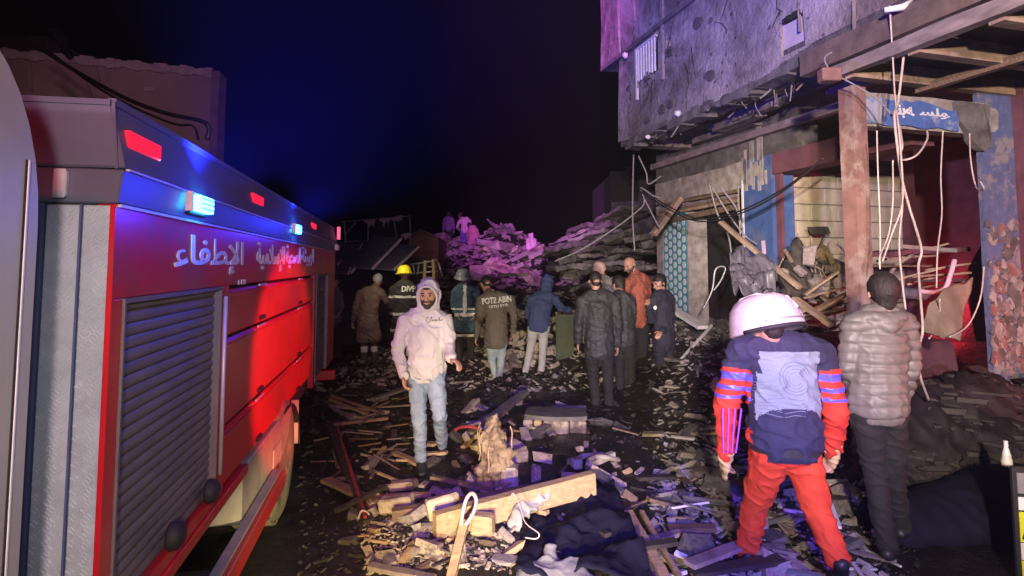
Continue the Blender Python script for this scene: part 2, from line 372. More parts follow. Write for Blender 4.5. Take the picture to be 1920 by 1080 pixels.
def where(x, y):
    if y > 12.5: return ' at its left end' if x < -1 else (' in its middle' if x < 1.6 else ' at its right end')
    if y > 7: return ' near the onlookers'
    if x < -1.15: return ' beside the fire engine'
    if x > 1.0: return ' by the rescue worker' if y < 5 else ' towards the shops'
    if y < 4.4: return ' near the long beam'
    return ' in mid street'
def scatter_things(n_name, label, group, cat, pts, mats, smin, smax, flat=.6, power=1.5, sink=.15):
    for i, (x, y) in enumerate(pts):
        m = random.choice(mats); s = smin + (smax - smin) * random.random() ** power
        o = link(n_name, chunk(random.randrange(10), m)); o.scale = (s * random.uniform(.8, 1.5), s * random.uniform(.6, 1), s * flat * random.uniform(.6, 1.3))
        o.rotation_euler = (random.uniform(-.5, .5), random.uniform(-.5, .5), random.uniform(0, 6.28))
        o.location = (x, y, gz(x, y) + s * sink); tag(o, ADJ.get(m.name, '') + ('large ' if s > .6 * smax else 'small ') + label + where(x, y), cat, group)

# ------------------------------------------------------------------ fire engine
TA = math.atan(.1955); XS = .78
TF = Frame(-.7513, -.1469, TA)
def truck():
    T = empty('fire_engine', TF.o, TA, 'red and grey fire engine with aluminium roller shutters and Arabic lettering along its side', 'fire engine')
    def ty(u): return TF.hx(u, 600, 0).y
    Y0 = ty(209); Y1 = ty(626)
    ZB, ZR, ZM, ZT = .74, 1.95, 2.045, 2.232
    ya, yb = ty(229), ty(413); yc, yd = ty(428), ty(589); ye, yf = ty(592), ty(613)
    # body shell: back wall block set in, with frame pieces round the openings
    m = MB(); m.box((-1.95, Y0 + .004, .62), (-.05, Y1 - .004, ZT - .004)); m.build('body_core', M_black, T)
    m = MB()
    m.box((-.05, Y0, 1.685), (0, Y1, ZR))                    # band with the lettering
    m.box((-.05, Y0, ZB), (0, ya, 1.685)); m.box((-.05, yb, ZB), (0, yc, 1.685)); m.box((-.05, yd, ZB - .12), (0, ye, 1.685)); m.box((-.05, yf, ZB - .12), (0, Y1, 1.685))
    m.box((-.05, ya, ZB), (0, yb, ZB + .045))
    m.build('body_panel', M_red, T, bevel=.004)
    m = MB(); m.box((-.06, Y0 + .01, ZB - .05), (.012, ty(470), ZB - .002)); m.build('sill', M_red, T, bevel=.005)
    # upper grey walls in two tiers
    m = MB(); m.prism([(-1.97, ZR), (.006, ZR), (.018, ZM), (-1.98, ZM)], Y0 - .012, Y1, 'y'); m.build('lower_fascia', M_grey, T, bevel=.004)
    m = MB(); m.prism([(-1.98, ZM + .003), (.022, ZM + .003), (-.02, ZT), (-1.93, ZT)], Y0 - .016, Y1 + .01, 'y'); m.build('upper_fascia', M_grey, T, bevel=.006)
    m = MB(); m.box((.0185, Y0, ZM - .004), (.030, Y1, ZM + .002)); m.box((.001, Y0, ZR - .010), (.012, Y1, ZR - .002)); m.build('trim_strip', M_alu, T)
    m = MB(); m.bar((-.02, Y0 - .01, ZT + .002), (-.02, Y1, ZT + .002), .02, .02); m.bar((-1.9, Y0 - .014, ZT - .002), (-.02, Y0 - .014, ZT - .002), .016, .016)
    m.bar((.004, Y0 - .018, ZM), (-.012, Y0 - .018, ZT), .008, .008); m.build('edge_trim', M_grey, T)
    m = MB(); m.box((-.145, Y0 - .03, 1.965), (-.137, Y0 - .0125, 2.035)); m.box((-.122, Y0 - .03, 1.965), (-.114, Y0 - .0125, 2.035)); m.box((-.145, Y0 - .034, 1.96), (-.114, Y0 - .028, 2.04)); m.build('grab_handle', M_alu, T, bevel=.003)
    # flank flaps
    zz = [(1.445, 1.665), (1.03, 1.430), (.755, 1.015)]
    for a, b in zz:
        m = MB(); m.box((-.045, yc + .01, a), (-.012, yd - .01, b)); f = m.build('flap', M_red, T, bevel=.012)
        for yq in (.25, .72):
            m = MB(); yy = yc + (yd - yc) * yq; m.box((-.011, yy - .05, a + .02), (.006, yy + .05, a + .045)); m.build('flap_latch', M_black, f, bevel=.004)
            m = MB(); m.tube([(-.006, yy - .09, b + .001), (-.006, yy + .09, b + .001)], .007, 8); m.build('hinge', M_alu, f)
        m = MB(); m.box((-.0115, yc + .03, b - .035), (-.004, yd - .03, b - .022)); m.build('flap_lip', M_red, f)
    m = MB(); m.tube([(.012, yb + .03, .86), (.012, yb + .03, 1.64)], .009, 8); m.build('grab_rail', M_alu, T, smooth=True)
    # roller shutters
    def shutter(y0, y1, z0, z1, n):
        m = MB(); m.box((-.075, y0 + .001, z0), (-.045, y1 - .001, z1)); s = m.build('roller_shutter', M_dark, T)
        h = (z1 - z0) / n; prof = []
        for k in range(7):
            t = k / 6; prof.append((.007 * math.sin(math.pi * t) ** .7 - .028, t * h * .93))
        pts = prof + [(-.04, h * .93), (-.04, 0)]
        mm = MB(); mm.prism([(p[0], p[1]) for p in pts], y0 + .012, y1 - .012, 'y'); me = mm.mesh('slat', M_shut)
        for i in range(n): link('slat', me, s, (0, 0, z0 + i * h))
        m = MB(); m.box((-.045, y0 + .001, z0), (.006, y0 + .012, z1)); m.box((-.045, y1 - .012, z0), (.006, y1 - .001, z1)); m.box((-.045, y0 + .012, z1 - .014), (.006, y1 - .012, z1)); m.build('shutter_track', M_shut, T)
    shutter(ya, yb, ZB + .046, 1.684, 23)
    shutter(ye, yf, ZB - .10, 1.684, 22)
    for u in (335, 400):
        m = MB(); y = ty(u); m.lathe([(.0, 0), (.042, 0), (.05, .012), (.046, .035), (.028, .05), (0, .052)], Matrix.Translation((-.005, y, .835)) @ Matrix.Rotation(R(90), 4, 'Y'), 16); m.build('shutter_lock', M_black, T, smooth=True)
    # chequer plate on the face behind the cab
    for (a, b) in ((-.166, -.086), (-.078, -.010)):
        m = MB(); m.box((a, Y0 - .012, .95 if a < -.15 else .72), (b, Y0 - .002, ZR - .006)); pl = m.build('chequer_plate', M_alu, T, bevel=.003)
        m = MB(); z = (.95 if a < -.15 else .72) + .02; r = 0
        while z < ZR - .02:
            x = a + .012 + (r % 2) * .009; k = r
            while x < b - .008:
                sgn = 1 if (k % 2) else -1
                for q in (-.0035, .0035):
                    m.bar((x - .006 + q * sgn, Y0 - .013, z - .006 * sgn - q), (x + .006 + q * sgn, Y0 - .013, z + .006 * sgn - q), .0028, .004, (0, 1, 0))
                x += .018; k += 1
            z += .017; r += 1
        tag(m.build('tread_lozenges', M_alu, pl), kind='stuff')
    m = MB(); m.box((-.0845, Y0 - .016, .62), (-.0795, Y0 - .003, ZR - .004)); m.box((-.26, Y0 - .02, .62), (-.168, Y0 - .003, ZR - .004)); m.build('corner_post', mat('blue_frame', (.10, .12, .22), (.08, .09, .18), rough=.4), T)
    m = MB(); m.box((-1.9, Y0 - .008, .5), (-.262, Y0 - .002, ZR - .004)); m.build('front_bulkhead', M_grey, T)
    m = MB(); m.box((-.01, Y0 - .015, .62), (.004, Y0 + .0, ZR - .004)); m.build('corner_trim', M_red, T)
    # lamps
    def lamp(u, v, du, dz, mt, name, out=.02):
        p = TF.hx(u, v, .015); hw = du
        m = MB(); m.box((.008, p.y - hw - .012, p.z - dz - .012), (.024, p.y + hw + .012, p.z + dz + .012)); b = m.build(name, M_black, T, bevel=.004)
        m = MB(); m.box((.0245, p.y - hw, p.z - dz), (.0245 + out, p.y + hw, p.z + dz)); m.build('lens', mt, b, bevel=.005); return p
    bl = []
    for u, v in ((368, 384), (552, 430)):
        p = lamp(u, v, .085, .030, M_glassb, 'flashing_lamp', .03); bl.append(p)
        m = MB(); m.box((.025, p.y - .15, p.z - .035), (.05, p.y - .14, p.z + .035)); m.build('lamp_bracket', M_alu, T)
        for k in (-1, 0, 1):
            m = MB(); m.box((.056, p.y - .07, p.z + k * .018 - .003), (.058, p.y + .07, p.z + k * .018 + .003)); m.build('lens_rib', M_white, T)
    for u, v, s in ((268, 266, .115), (482, 359, .12), (588, 407, .13)):
        p = TF.hx(u, v, .0); m = MB(); x = .012
        m.box((x - .02, p.y - s, 2.115), (x, p.y + s, 2.165)); m.build('marker_lamp', M_glassr, T, bevel=.004)
    m = MB(); m.box((.02, Y1 - .05, 2.10), (.06, Y1 - .02, 2.26)); m.build('rear_marker_lamp', M_glassr2, T, bevel=.004)
    m = MB(); m.box((.02, Y1 - .30, 1.96), (.06, Y1 - .10, 2.03)); m.build('number_lamp', M_white, T, bevel=.004)
    # lettering, white painted on the side
    def letter(body, u0, u1, vb_u, vt, vb, name, bold=.01):
        p0 = TF.hx(u0, 500, 0); p1 = TF.hx(u1, 500, 0); zt = TF.hx(vb_u, vt, 0).z; zb = TF.hx(vb_u, vb, 0).z
        me = text_fit(body, p1.y - p0.y, zt - zb, bold); me.materials.clear(); me.materials.append(M_white)
        o = link(name, me, T); o.matrix_local = Matrix(((0, 0, 1, .0025), (1, 0, 0, p0.y), (0, 1, 0, zb), (0, 0, 0, 1)))
        return o
    letter('\uFE80\uFE8E\uFED4\uFEC4\uFEF9\uFE8D', 325, 455, 400, 446, 517, 'lettering', .012)
    letter('\uFE94\uFEF4\uFEE3\uFEFC\uFEB3\uFEF9\uFE8D', 480, 533, 500, 456, 511, 'lettering', .02)
    letter('\uFE94\uFEF4\uFEA4\uFEBC\uFEDF\uFE8D', 535, 563, 548, 461, 503, 'lettering', .02)
    letter('\uFE94\uFE8C\uFEF4\uFEEC\uFEDF\uFE8D', 564.5, 588, 576, 464, 500, 'lettering', .02)
    letter('112', 447, 461, 454, 524, 533, 'small_label', .01)
    # wheel, arch and guard
    wy = TF.hx(541, 800, .02).y
    m = MB(); n = 14; arc = [(wy + .02 + .58 * math.cos(math.pi * k / n), .34 + .43 * math.sin(math.pi * k / n)) for k in range(n + 1)]
    arc2 = [(wy + .02 + .56 * math.cos(math.pi * k / n), .34 + .41 * math.sin(math.pi * k / n)) for k in range(n + 1)]
    for k in range(0, 8):
        m.hexa([(-.42, *arc2[k]), (.0125, *arc2[k]), (.0125, *arc2[k+1]), (-.42, *arc2[k+1]), (-.42, *arc[k]), (.0125, *arc[k]), (.0125, *arc[k+1]), (-.42, *arc[k+1])])
    m.build('wheel_arch', M_black, T)
    m = MB(); m.prism([(ty(462), .46), (wy - .30, .44), (wy - .06, .47), (wy + .12, .56), (wy + .24, .735), (ty(462), .735)], -.40, .004, 'x'); fp = m.build('side_locker', M_fender, T, bevel=.01)
    m = MB(); m.box((.0045, wy - .46, .46), (.012, wy - .20, .60)); m.build('locker_plate', M_fender, fp, bevel=.004)
    m = MB(); m.box((-.30, wy + .52, .36), (.006, wy + .545, .70)); m.build('mud_flap', M_fender, T, bevel=.004)
    Wm = Matrix.Translation((-.012, wy, .42)) @ Matrix.Rotation(R(-90), 4, 'Y')
    tyre = empty('wheel'); tyre.parent = T
    m = MB(); prof = [(.24, .0), (.27, -.012), (.36, -.016), (.405, .006), (.42, .04), (.42, .23), (.405, .26), (.36, .28), (.26, .28)]; m.lathe(prof, Wm, 40); m.build('tyre', M_tyre, tyre, smooth=True)
    m = MB()
    for k in range(40):
        a = 2 * math.pi * k / 40
        for z0, z1, sh in ((.02, .10, 0), (.105, .175, .06), (.18, .26, 0)):
            p = [Wm @ Vector((.418 * math.cos(a + sh + q), .418 * math.sin(a + sh + q), z)) for z in (z0, z1) for q in (0, .09)]
            p2 = [Wm @ Vector((.436 * math.cos(a + sh + q), .436 * math.sin(a + sh + q), z)) for z in (z0, z1) for q in (0, .09)]
            m.hexa([p[0], p[1], p[3], p[2], p2[0], p2[1], p2[3], p2[2]])
    tag(m.build('tread_blocks', M_tyre, tyre), kind='stuff')
    m = MB(); m.lathe([(.245, .02), (.235, .0), (.22, .01), (.19, .06), (.10, .07), (.09, .03), (0, .03)], Wm, 32); m.build('rim', M_fender, tyre, smooth=True)
    for k in range(8):
        a = 2 * math.pi * k / 8; m = MB(); m.lathe([(.014, 0.02), (.014, .07), (0, .07)], Wm @ Matrix.Translation((.14 * math.cos(a), .14 * math.sin(a), 0)), 6); m.build('wheel_nut', M_alu, tyre)
    gy = TF.hx(533, 885, .075).y
    m = MB(); m.box((.05, Y0 - .4, .375), (.085, gy, .475)); gd = m.build('side_guard', M_red, T, bevel=.006)
    m = MB(); m.box((.012, Y0 - .4, .476), (.06, gy - .02, .486)); m.build('guard_step', M_fender, gd)
    for y in (gy - .25, gy - 1.2): 
        m = MB(); m.box((-.3, y, .38), (.05, y + .05, .43)); m.build('guard_bracket', M_black, gd)
    m = MB(); m.box((-.5, Y0, .5), (-.42, Y1, .66)); m.box((-1.5, Y0, .5), (-1.42, Y1, .66)); m.build('chassis_rail', M_black, T)
    m = MB(); m.bar((-.3, Y1, .42), (.03, Y1 + .02, .42), .1, .12); m.build('rear_bumper', M_red, T, bevel=.01)
    for sx in (-1.86,):
        m = MB(); m.lathe(prof, Matrix.Translation((sx, wy, .42)) @ Matrix.Rotation(R(90), 4, 'Y') @ Matrix.Translation((0, 0, -.02)), 28); m.build('far_tyre', M_tyre, T, smooth=True)
    # cab: rounded rear shoulder, door seam, handle
    yb2 = TF.hx(66, 700, 0).y
    pts = [(-1.2, .45), (yb2, .45), (yb2, 1.86)]
    for k in range(1, 9):
        a = math.pi / 2 * k / 8; pts.append((yb2 - .30 * (1 - math.cos(a)), 1.86 + .40 * math.sin(a)))
    pts += [(-1.2, 2.26)]
    m = MB(); m.prism(pts, -1.95, 0, 'x'); cab = m.build('cab', M_silver, T, bevel=.02)
    for p in cab.data.polygons: p.use_smooth = False
    m = MB(); ys = TF.hx(31, 700, 0).y; m.box((.0005, ys - .0045, .55), (.004, ys, 2.0)); m.build('door_seam', M_white, cab)
    m = MB(); m.box((.0005, ys - .012, .55), (.002, ys - .005, 2.0)); m.build('door_gap', M_black, cab)
    m = MB(); m.box((-1.9, yb2 + .002, .45), (-.3, Y0 - .03, 1.9)); m.build('cab_gap_panel', M_black, T)
    m = MB(); m.box((-.3, yb2 + .03, .45), (-.05, Y0 - .06, .75)); m.build('step_box', M_black, T, bevel=.01)
    # roof: hose reels and rail give the outline a little life
    m = MB(); m.bar((-.25, Y0 + .3, ZT + .05), (-.25, Y1 - .2, ZT + .05), .03, .03)
    m.build('roof_rail', M_grey, T)
    for p in bl:
        w = TF.M @ Vector((.30, p.y, p.z)); point('flashing_lamp_light', w, (.015, .03, 1.0), 11, .05)
        w2 = TF.M @ Vector((.10, p.y, p.z + .05)); spot('lamp_bloom_spot', w2, w2 + (TF.M.to_3x3() @ Vector((.35, .25, 1))), (.01, .02, 1.0), 1300, 120, .8, .03)  # extra upward spot added to light the haze like lens bloom
truck()

# cables sagging off the wall behind the engine
cable('slung_cable', [P(70, 88, 5.5), P(150, 138, 5.2), P(235, 184, 4.8), P(310, 212, 4.6), P(375, 226, 4.5), P(392, 240, 4.5), P(388, 262, 4.5)], .018, M_cable, 'thick black cable sagging over the roof of the fire engine')
cable('slung_cable', [P(85, 90, 5.6), P(165, 152, 5.2), P(240, 196, 4.8), P(325, 232, 4.6), P(362, 236, 4.5), P(372, 262, 4.6)], .010, M_cable, 'thin black cable hanging just under the thick one over the fire engine')

# ------------------------------------------------------------------ wall and roof beyond the engine
def left_wall():
    Yw = 8.0; a = P(-260, 86, 7.2); b = P(399, 132, Yw)
    L = math.hypot(b.x - a.x, b.y - a.y); ang = math.atan2(b.y - a.y, b.x - a.x)
    T = empty('rendered_wall', (a.x, a.y, 0), ang, 'pinkish rendered parapet wall behind the roof of the fire engine', 'wall')
    M0 = (Matrix.Translation((a.x, a.y, 0)) @ Matrix.Rotation(ang, 4, 'Z')).inverted()
    n = 50; vs = []; top = []
    for i in range(n + 1):
        x = L * i / n; u = -260 + 659 * i / n
        z = P(u, 92 if u < 0 else 95 + u * .092 + 2.0 * noise.noise(Vector((u * .02, 0, 0))), a.y + (b.y - a.y) * i / n).z
        top.append((x, z))
    m = MB()
    for i in range(n):
        m.hexa([(top[i][0], 0, 0), (top[i+1][0], 0, 0), (top[i+1][0], .3, 0), (top[i][0], .3, 0), (top[i][0], 0, top[i][1]), (top[i+1][0], 0, top[i+1][1]), (top[i+1][0], .3, top[i+1][1]), (top[i][0], .3, top[i][1])])
    m.build('render', M_stucco2, T)
    m = MB()
    for i in range(n): m.bar((top[i][0], -.02, top[i][1] - .05 ), (top[i+1][0], -.02, top[i+1][1] - .05), .05, .11 + .03 * math.sin(i * 1.7))
    rough = m.build('coping', mat('coping', (.42, .34, .33), (.3, .22, .22), rough=.9, bump=.5), T)
    for (u0, v0, u1, v1, w) in ((60, 118, 63, 172, .05), (172, 118, 178, 150, .04), (150, 135, 172, 200, .05)):
        p, q = M0 @ P(u0, v0, 7.6), M0 @ P(u1, v1, 7.6); m = MB(); m.bar((p.x, -.02, p.z), (q.x, -.02, q.z), w, .03); m.build('crack_patch', M_stucco2, T)
    p = M0 @ P(278, 165, 7.8); m = MB(); m.box((p.x - .07, -.03, p.z - .03), (p.x + .07, -.001, p.z + .03)); m.build('wall_plate', mat('plate', (.45, .35, .4)), T, bevel=.01)
    m = MB(); m.box((L - .001, -.05, 0), (L + .10, .30, top[-1][1] - .02)); m.build('end_pier', mat('pier', (.2, .13, .16), (.12, .08, .1), rough=.9, bump=.4), T)
left_wall()
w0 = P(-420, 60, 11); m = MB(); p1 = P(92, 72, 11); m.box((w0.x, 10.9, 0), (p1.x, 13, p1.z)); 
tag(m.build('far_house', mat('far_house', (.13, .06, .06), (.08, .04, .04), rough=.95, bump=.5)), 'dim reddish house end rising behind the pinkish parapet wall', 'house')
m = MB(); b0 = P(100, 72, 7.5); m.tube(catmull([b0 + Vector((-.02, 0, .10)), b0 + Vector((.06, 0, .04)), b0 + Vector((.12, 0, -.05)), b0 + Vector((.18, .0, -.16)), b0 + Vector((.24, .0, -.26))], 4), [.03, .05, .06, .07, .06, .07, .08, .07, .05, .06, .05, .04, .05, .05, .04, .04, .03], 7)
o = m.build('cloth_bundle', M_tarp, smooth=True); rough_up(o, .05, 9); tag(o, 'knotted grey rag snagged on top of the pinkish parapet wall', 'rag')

# ------------------------------------------------------------------ damaged building on the right
XU, XG = 4.264, 5.50
def building():
    B = empty('damaged_building', (0, 0, 0), BF.a, 'damaged concrete building with an overhanging upper storey above wrecked shops', 'building')
    def hu(u, v): return BF.hx(u, v, XU)
    def hg(u, v): return BF.hx(u, v, XG)
    yFar = hu(1160, 200).y; yFar2 = hu(1129, 60).y; yNear = .6; zl = 3.74; zs = 5.24
    # first floor wall with real holes: built as cells on a grid, ragged lower edge
    holes = []   # y0,y1,z0,z1
    a = hu(1197, 135); b = hu(1232, 62); holes.append((min(a.y, b.y), max(a.y, b.y), 4.62, 5.12))
    a = hu(1466, 98); b = hu(1508, 42); holes.append((b.y, a.y, 3.93, 4.28))
    a = hu(1249, 98); b = hu(1258, 68); holes.append((b.y, a.y, 4.72, 4.98))
    a = hu(1384, 12); b = hu(1404, -40); holes.append((b.y, a.y, 5.36, 5.8))
    ys = sorted(set([yNear, yFar] + [h[0] for h in holes] + [h[1] for h in holes] + list(np.linspace(yNear, yFar, 44))))
    zs_ = sorted(set([zs] + [h[2] for h in holes] + [h[3] for h in holes] + list(np.linspace(3.74, 8.0, 18))))
    def lowz(y): 
        t = 3.80 + .10 * noise.noise(Vector((y * 1.1, 0, 0))) + .05 * noise.noise(Vector((y * 4.5, 3, 0)))
        return t + (.35 * sstep(5.3, 3.5, y))
    def wx(y, z): return XU + .035 * noise.noise(Vector((y * .7, z * .7, 4))) + .012 * noise.noise(Vector((y * 4, z * 4, 1)))
    m = MB(); idx = {}
    def vid(y, z, back=0):
        k = (round(y, 4), round(z, 4), back)
        if k not in idx:
            zz = lowz(y) if abs(z - 3.74) < 1e-6 else z
            idx[k] = len(m.v); m.v.append((wx(y, zz) + (.22 if back else 0), y, zz))
        return idx[k]
    def quad(*q): m.f.append(tuple(q)); m.m.append(0)
    cells = {}
    for i in range(len(ys) - 1):
        for j in range(len(zs_) - 1):
            cy, cz = (ys[i] + ys[i+1]) / 2, (zs_[j] + zs_[j+1]) / 2
            cells[i, j] = not any(h[0] < cy < h[1] and h[2] < cz < h[3] for h in holes)
    for (i, j), on in cells.items():
        if not on: continue
        y0, y1, z0, z1 = ys[i], ys[i+1], zs_[j], zs_[j+1]
        quad(vid(y0, z0), vid(y1, z0), vid(y1, z1), vid(y0, z1)); quad(vid(y0, z0, 1), vid(y0, z1, 1), vid(y1, z1, 1), vid(y1, z0, 1))
        for (di, dj, p, q) in ((-1, 0, (y0, z0), (y0, z1)), (1, 0, (y1, z1), (y1, z0)), (0, -1, (y1, z0), (y0, z0)), (0, 1, (y0, z1), (y1, z1))):
            if not cells.get((i + di, j + dj), False): quad(vid(*p), vid(*q), vid(*q, 1), vid(*p, 1))
    wall = m.build('upper_wall', M_stucco, B)
    # far end wall and the second storey stepping out beyond it
    m = MB(); m.box((XU + .03, yFar - .25, 3.74), (XU + 6, yFar - .004, 8)); e = m.build('end_wall', M_stucco, B)
    m = MB(); m.box((XU - .03, yFar - .1, zs), (XU + .2, yFar2, 8.0)); m.box((XU + .2, yFar2 - .22, zs), (XU + 5, yFar2, 8)); o = m.build('projecting_storey', M_stucco, B); rough_up(o, .03, 3, 6)
    # string course / cracked slab edge
    m = MB(); y = yFar2
    k = 0
    while y > 4.6:
        L = .18 + .25 * random.random(); dz = .025 * noise.noise(Vector((y, 0, 9)))
        m.box((XU - .045 - .02 * random.random(), y - L, zs - .03 + dz), (XU + .02, y - .004, zs + .035 + dz)); y -= L; k += 1
    m.build('slab_edge', M_conc2, B)
    # plaster ridges running down the wall
    for (u, v0, v1, w) in ((1243, 0, 150, .05), (1196, 140, 165, .03), (1190, 0, 40, .015), (1500, 0, 60, .012), (1603, 0, 90, .012)):
        p, q = hu(u, v0), hu(u + 2, v1); m = MB(); m.bar((XU - .015, p.y, p.z), (XU - .015, q.y, q.z), w, .03); m.build('plaster_ridge', M_stucco, B)
    # window grille
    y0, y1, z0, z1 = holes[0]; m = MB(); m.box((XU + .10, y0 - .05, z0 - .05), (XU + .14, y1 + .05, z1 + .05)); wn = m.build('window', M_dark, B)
    mm = MB(); mm.box((-.012, -.012, 0), (.012, .012, z1 - z0)); bar = mm.mesh('grille_bar', M_white)
    for k in range(7): link('grille_bar', bar, wn, (XU - .02, y0 + (y1 - y0) * (k + .5) / 7, z0))
    m = MB(); m.box((XU - .04, y1 - .01, z0 - .28), (XU - .005, y1 + .03, z1)); m.box((XU - .04, y0 - .02, z1 - .0), (XU - .005, y1 + .03, z1 + .03)); m.build('window_frame', M_white, wn)
    y0, y1, z0, z1 = holes[1]; m = MB(); m.box((XU + .03, y0, z0), (XU + .05, y1, z1)); m.build('vent_board', mat('vent_board', (.45, .40, .42), (.36, .33, .35), rough=.8, bump=.3), B)
    for k in range(5):
        m = MB(); yy = y0 + .07 + (y1 - y0 - .14) * k / 4; m.box((XU - .02, yy - .035, z1 - .02), (XU + .04, yy + .03, z1 + .03 + .02 * random.random())); m.build('broken_edge', M_dark, B)
    for h in holes[2:]:
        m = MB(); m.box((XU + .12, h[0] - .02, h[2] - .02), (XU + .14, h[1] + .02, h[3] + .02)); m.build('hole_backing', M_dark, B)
    # small lamps / fixings
    for (u, v, s) in ((1176, 104, .05), (1275, 213, .04), (1219, 257, .03)):
        p = hu(u, v); m = MB(); m.lathe([(0, -.02), (s, -.02), (s * 1.2, 0), (s * .7, .04), (0, .05)], Matrix.Translation((XU - .03, p.y, p.z)) @ Matrix.Rotation(R(-90), 4, 'Y'), 10); m.build('wall_fitting', M_white, B)
    # soffit and hanging scorched layers
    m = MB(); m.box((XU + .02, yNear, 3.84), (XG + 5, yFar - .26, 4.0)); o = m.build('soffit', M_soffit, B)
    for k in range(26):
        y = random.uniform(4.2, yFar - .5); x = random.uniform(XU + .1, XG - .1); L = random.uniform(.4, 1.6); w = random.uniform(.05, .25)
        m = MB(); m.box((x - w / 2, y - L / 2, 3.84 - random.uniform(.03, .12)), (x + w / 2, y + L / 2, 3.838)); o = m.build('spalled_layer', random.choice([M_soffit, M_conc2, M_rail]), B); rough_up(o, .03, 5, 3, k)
    # long cracks and scars on the wall
    for k in range(16):
        y, z = random.uniform(4.6, yFar - .3), random.uniform(4.0, 5.9); pts = [(XU - .012, y, z)]
        for q in range(random.randint(3, 7)): y += random.uniform(-.10, .10); z += random.uniform(-.16, -.04) if k % 2 else random.uniform(.03, .15); pts.append((XU - .012 + .035 * noise.noise(Vector((y * .7, z * .7, 4))), y, z))
        m = MB(); m.tube(pts, [.006 - .004 * i / len(pts) for i in range(len(pts))], 5); m.build('crack', M_dark, B)
    for k in range(12):
        y, z = random.uniform(4.8, yFar - .4), random.uniform(3.95, 5.1); r_ = random.uniform(.03, .10); pts = [(y + r_ * 1.4 * math.cos(t) * random.uniform(.5, 1), z + r_ * math.sin(t) * random.uniform(.5, 1)) for t in np.linspace(0, 6.283, 9)[:-1]]
        m = MB(); m.prism(pts, XU - .03, XU + .02, 'x'); m.build('spalled_patch', random.choice([M_conc2, M_soffit]), B)
    # ragged lower lip of the wall
    m = MB(); y = yFar - .1
    while y > 4.9:
        L = .1 + .3 * random.random(); zz = lowz(y)
        m.box((XU + .0, y - L, zz - .05 - .09 * random.random()), (XU + .18 + .1 * random.random(), y, zz + .02)); y -= L * .9
    o = m.build('broken_lip', M_conc2, B); rough_up(o, .025, 8, 1)
    for k in range(34):   # bars and rags hanging out of the broken edge
        y = random.uniform(4.9, yFar - .2); x = XU + random.uniform(.02, .5); L = random.uniform(.06, .32); z = 3.84
        m = MB(); m.tube(catmull([(x, y, z), (x + random.uniform(-.05, .05), y + random.uniform(-.06, .06), z - L * .5), (x + random.uniform(-.12, .06), y + random.uniform(-.1, .1), z - L)], 3), random.uniform(.005, .012), 5); m.build('exposed_bar', random.choice([M_gcable, M_rail, M_char]), B)
    # beam along the shop line
    ygf = hg(1234, 400).y
    m = MB(); m.box((XG - .02, 6.2, 3.28), (XG + .3, ygf, 3.84)); o = m.build('shop_beam', M_conc2, B); rough_up(o, .02, 3, 6)
    m = MB(); m.bar((XG - .10, 5.0, 3.60), (XG - .10, ygf, 3.60), .09, .10); m.build('pipe_run', M_rail, B)
    # far bay: lintel, broken shutter box, tiled pier
    a = hg(1236, 300); b = hg(1397, 300)
    m = MB(); m.box((XG - .08, b.y, 2.90), (XG + .25, a.y, 3.27)); o = m.build('lintel', M_conc, B); rough_up(o, .03, 4, 5, 3)
    for k in range(6):
        m = MB(); z = 2.86 - k * .055; m.bar((XG - .1 - .02 * (k % 2), b.y + .05, z + random.uniform(-.02, .02)), (XG - .06, a.y - .1, z - .01 * k + random.uniform(-.03, .03)), .05, .045); m.build('shutter_slat', random.choice([M_wood2, M_rail, M_joist]), B)
    pa, pb = hg(1293, 500).y, hg(1248, 500).y
    m = MB(); m.box((XG - .04, pb + .003, 0), (XG + .4, ygf, 2.86)); m.build('pier', M_conc, B)
    m = MB(); m.box((XG - .02, pa, 0), (XG + .35, pb, 2.86)); tp = m.build('tiled_pier', M_conc, B)
    z0, z1 = .55, hg(1272, 398).z
    m = MB(); m.box((XG - .035, pa + .02, z0), (XG - .0205, pb - .01, z1)); tl = m.build('tile_panel', M_tile, tp)
    m = MB(); nx_ = 5; w = (pb - pa - .05) / nx_; hh = .145; r = 0; z = z0 + hh / 2
    while z < z1 - hh * .4:
        for k in range(nx_):
            yy = pa + .03 + w * (k + .5); zz = z + (hh / 2 if k % 2 else 0)
            if zz + hh * .45 > z1: continue
            pts = [(yy + w * .36 * math.cos(t), zz + hh * .42 * math.sin(t)) for t in np.linspace(0, 2 * math.pi, 9)[:-1]]
            m.prism(pts, XG - .042, XG - .0355, 'x')
        z += hh
    tag(m.build('tile_motif', M_tilew, tp), kind='stuff')
    m = MB(); m.box((XG - .05, pb - .18, 2.55), (XG - .021, pb + .05, 2.85)); m.build('blue_patch', M_bluep, B)
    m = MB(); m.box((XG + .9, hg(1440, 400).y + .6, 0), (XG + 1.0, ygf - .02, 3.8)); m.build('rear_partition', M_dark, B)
    # blue pillar
    ba, bb = hg(1455, 400).y, hg(1400, 400).y
    m = MB(); m.box((XG - .06, ba, 0), (XG + .3, bb, 3.28)); o = m.build('blue_pillar', M_bluep, B); rough_up(o, .006, 6, 5)
    m = MB(); m.box((XG - .075, bb - .025, .3), (XG - .0605, bb + .01, 3.0)); m.build('pillar_edge', M_white, B)
    for k in range(14):
        yy = random.uniform(ba, bb - .06); zt = random.uniform(2.7, 3.25); m = MB(); m.box((XG - .072, yy, zt), (XG - .0602, yy + random.uniform(.03, .1), zt + random.uniform(.1, .5))); o = m.build('plaster_flake', M_conc, B)
    g = hg(1437, 465); me = text_fit('\uFEDF', .14, .22, .03); me.materials.append(M_pinkcloth)
    o = link('painted_letter', me, B); o.matrix_local = Matrix(((0, 0, 1, XG - .066), (-1, 0, 0, g.y + .07), (0, 1, 0, g.z - .12), (0, 0, 0, 1)))
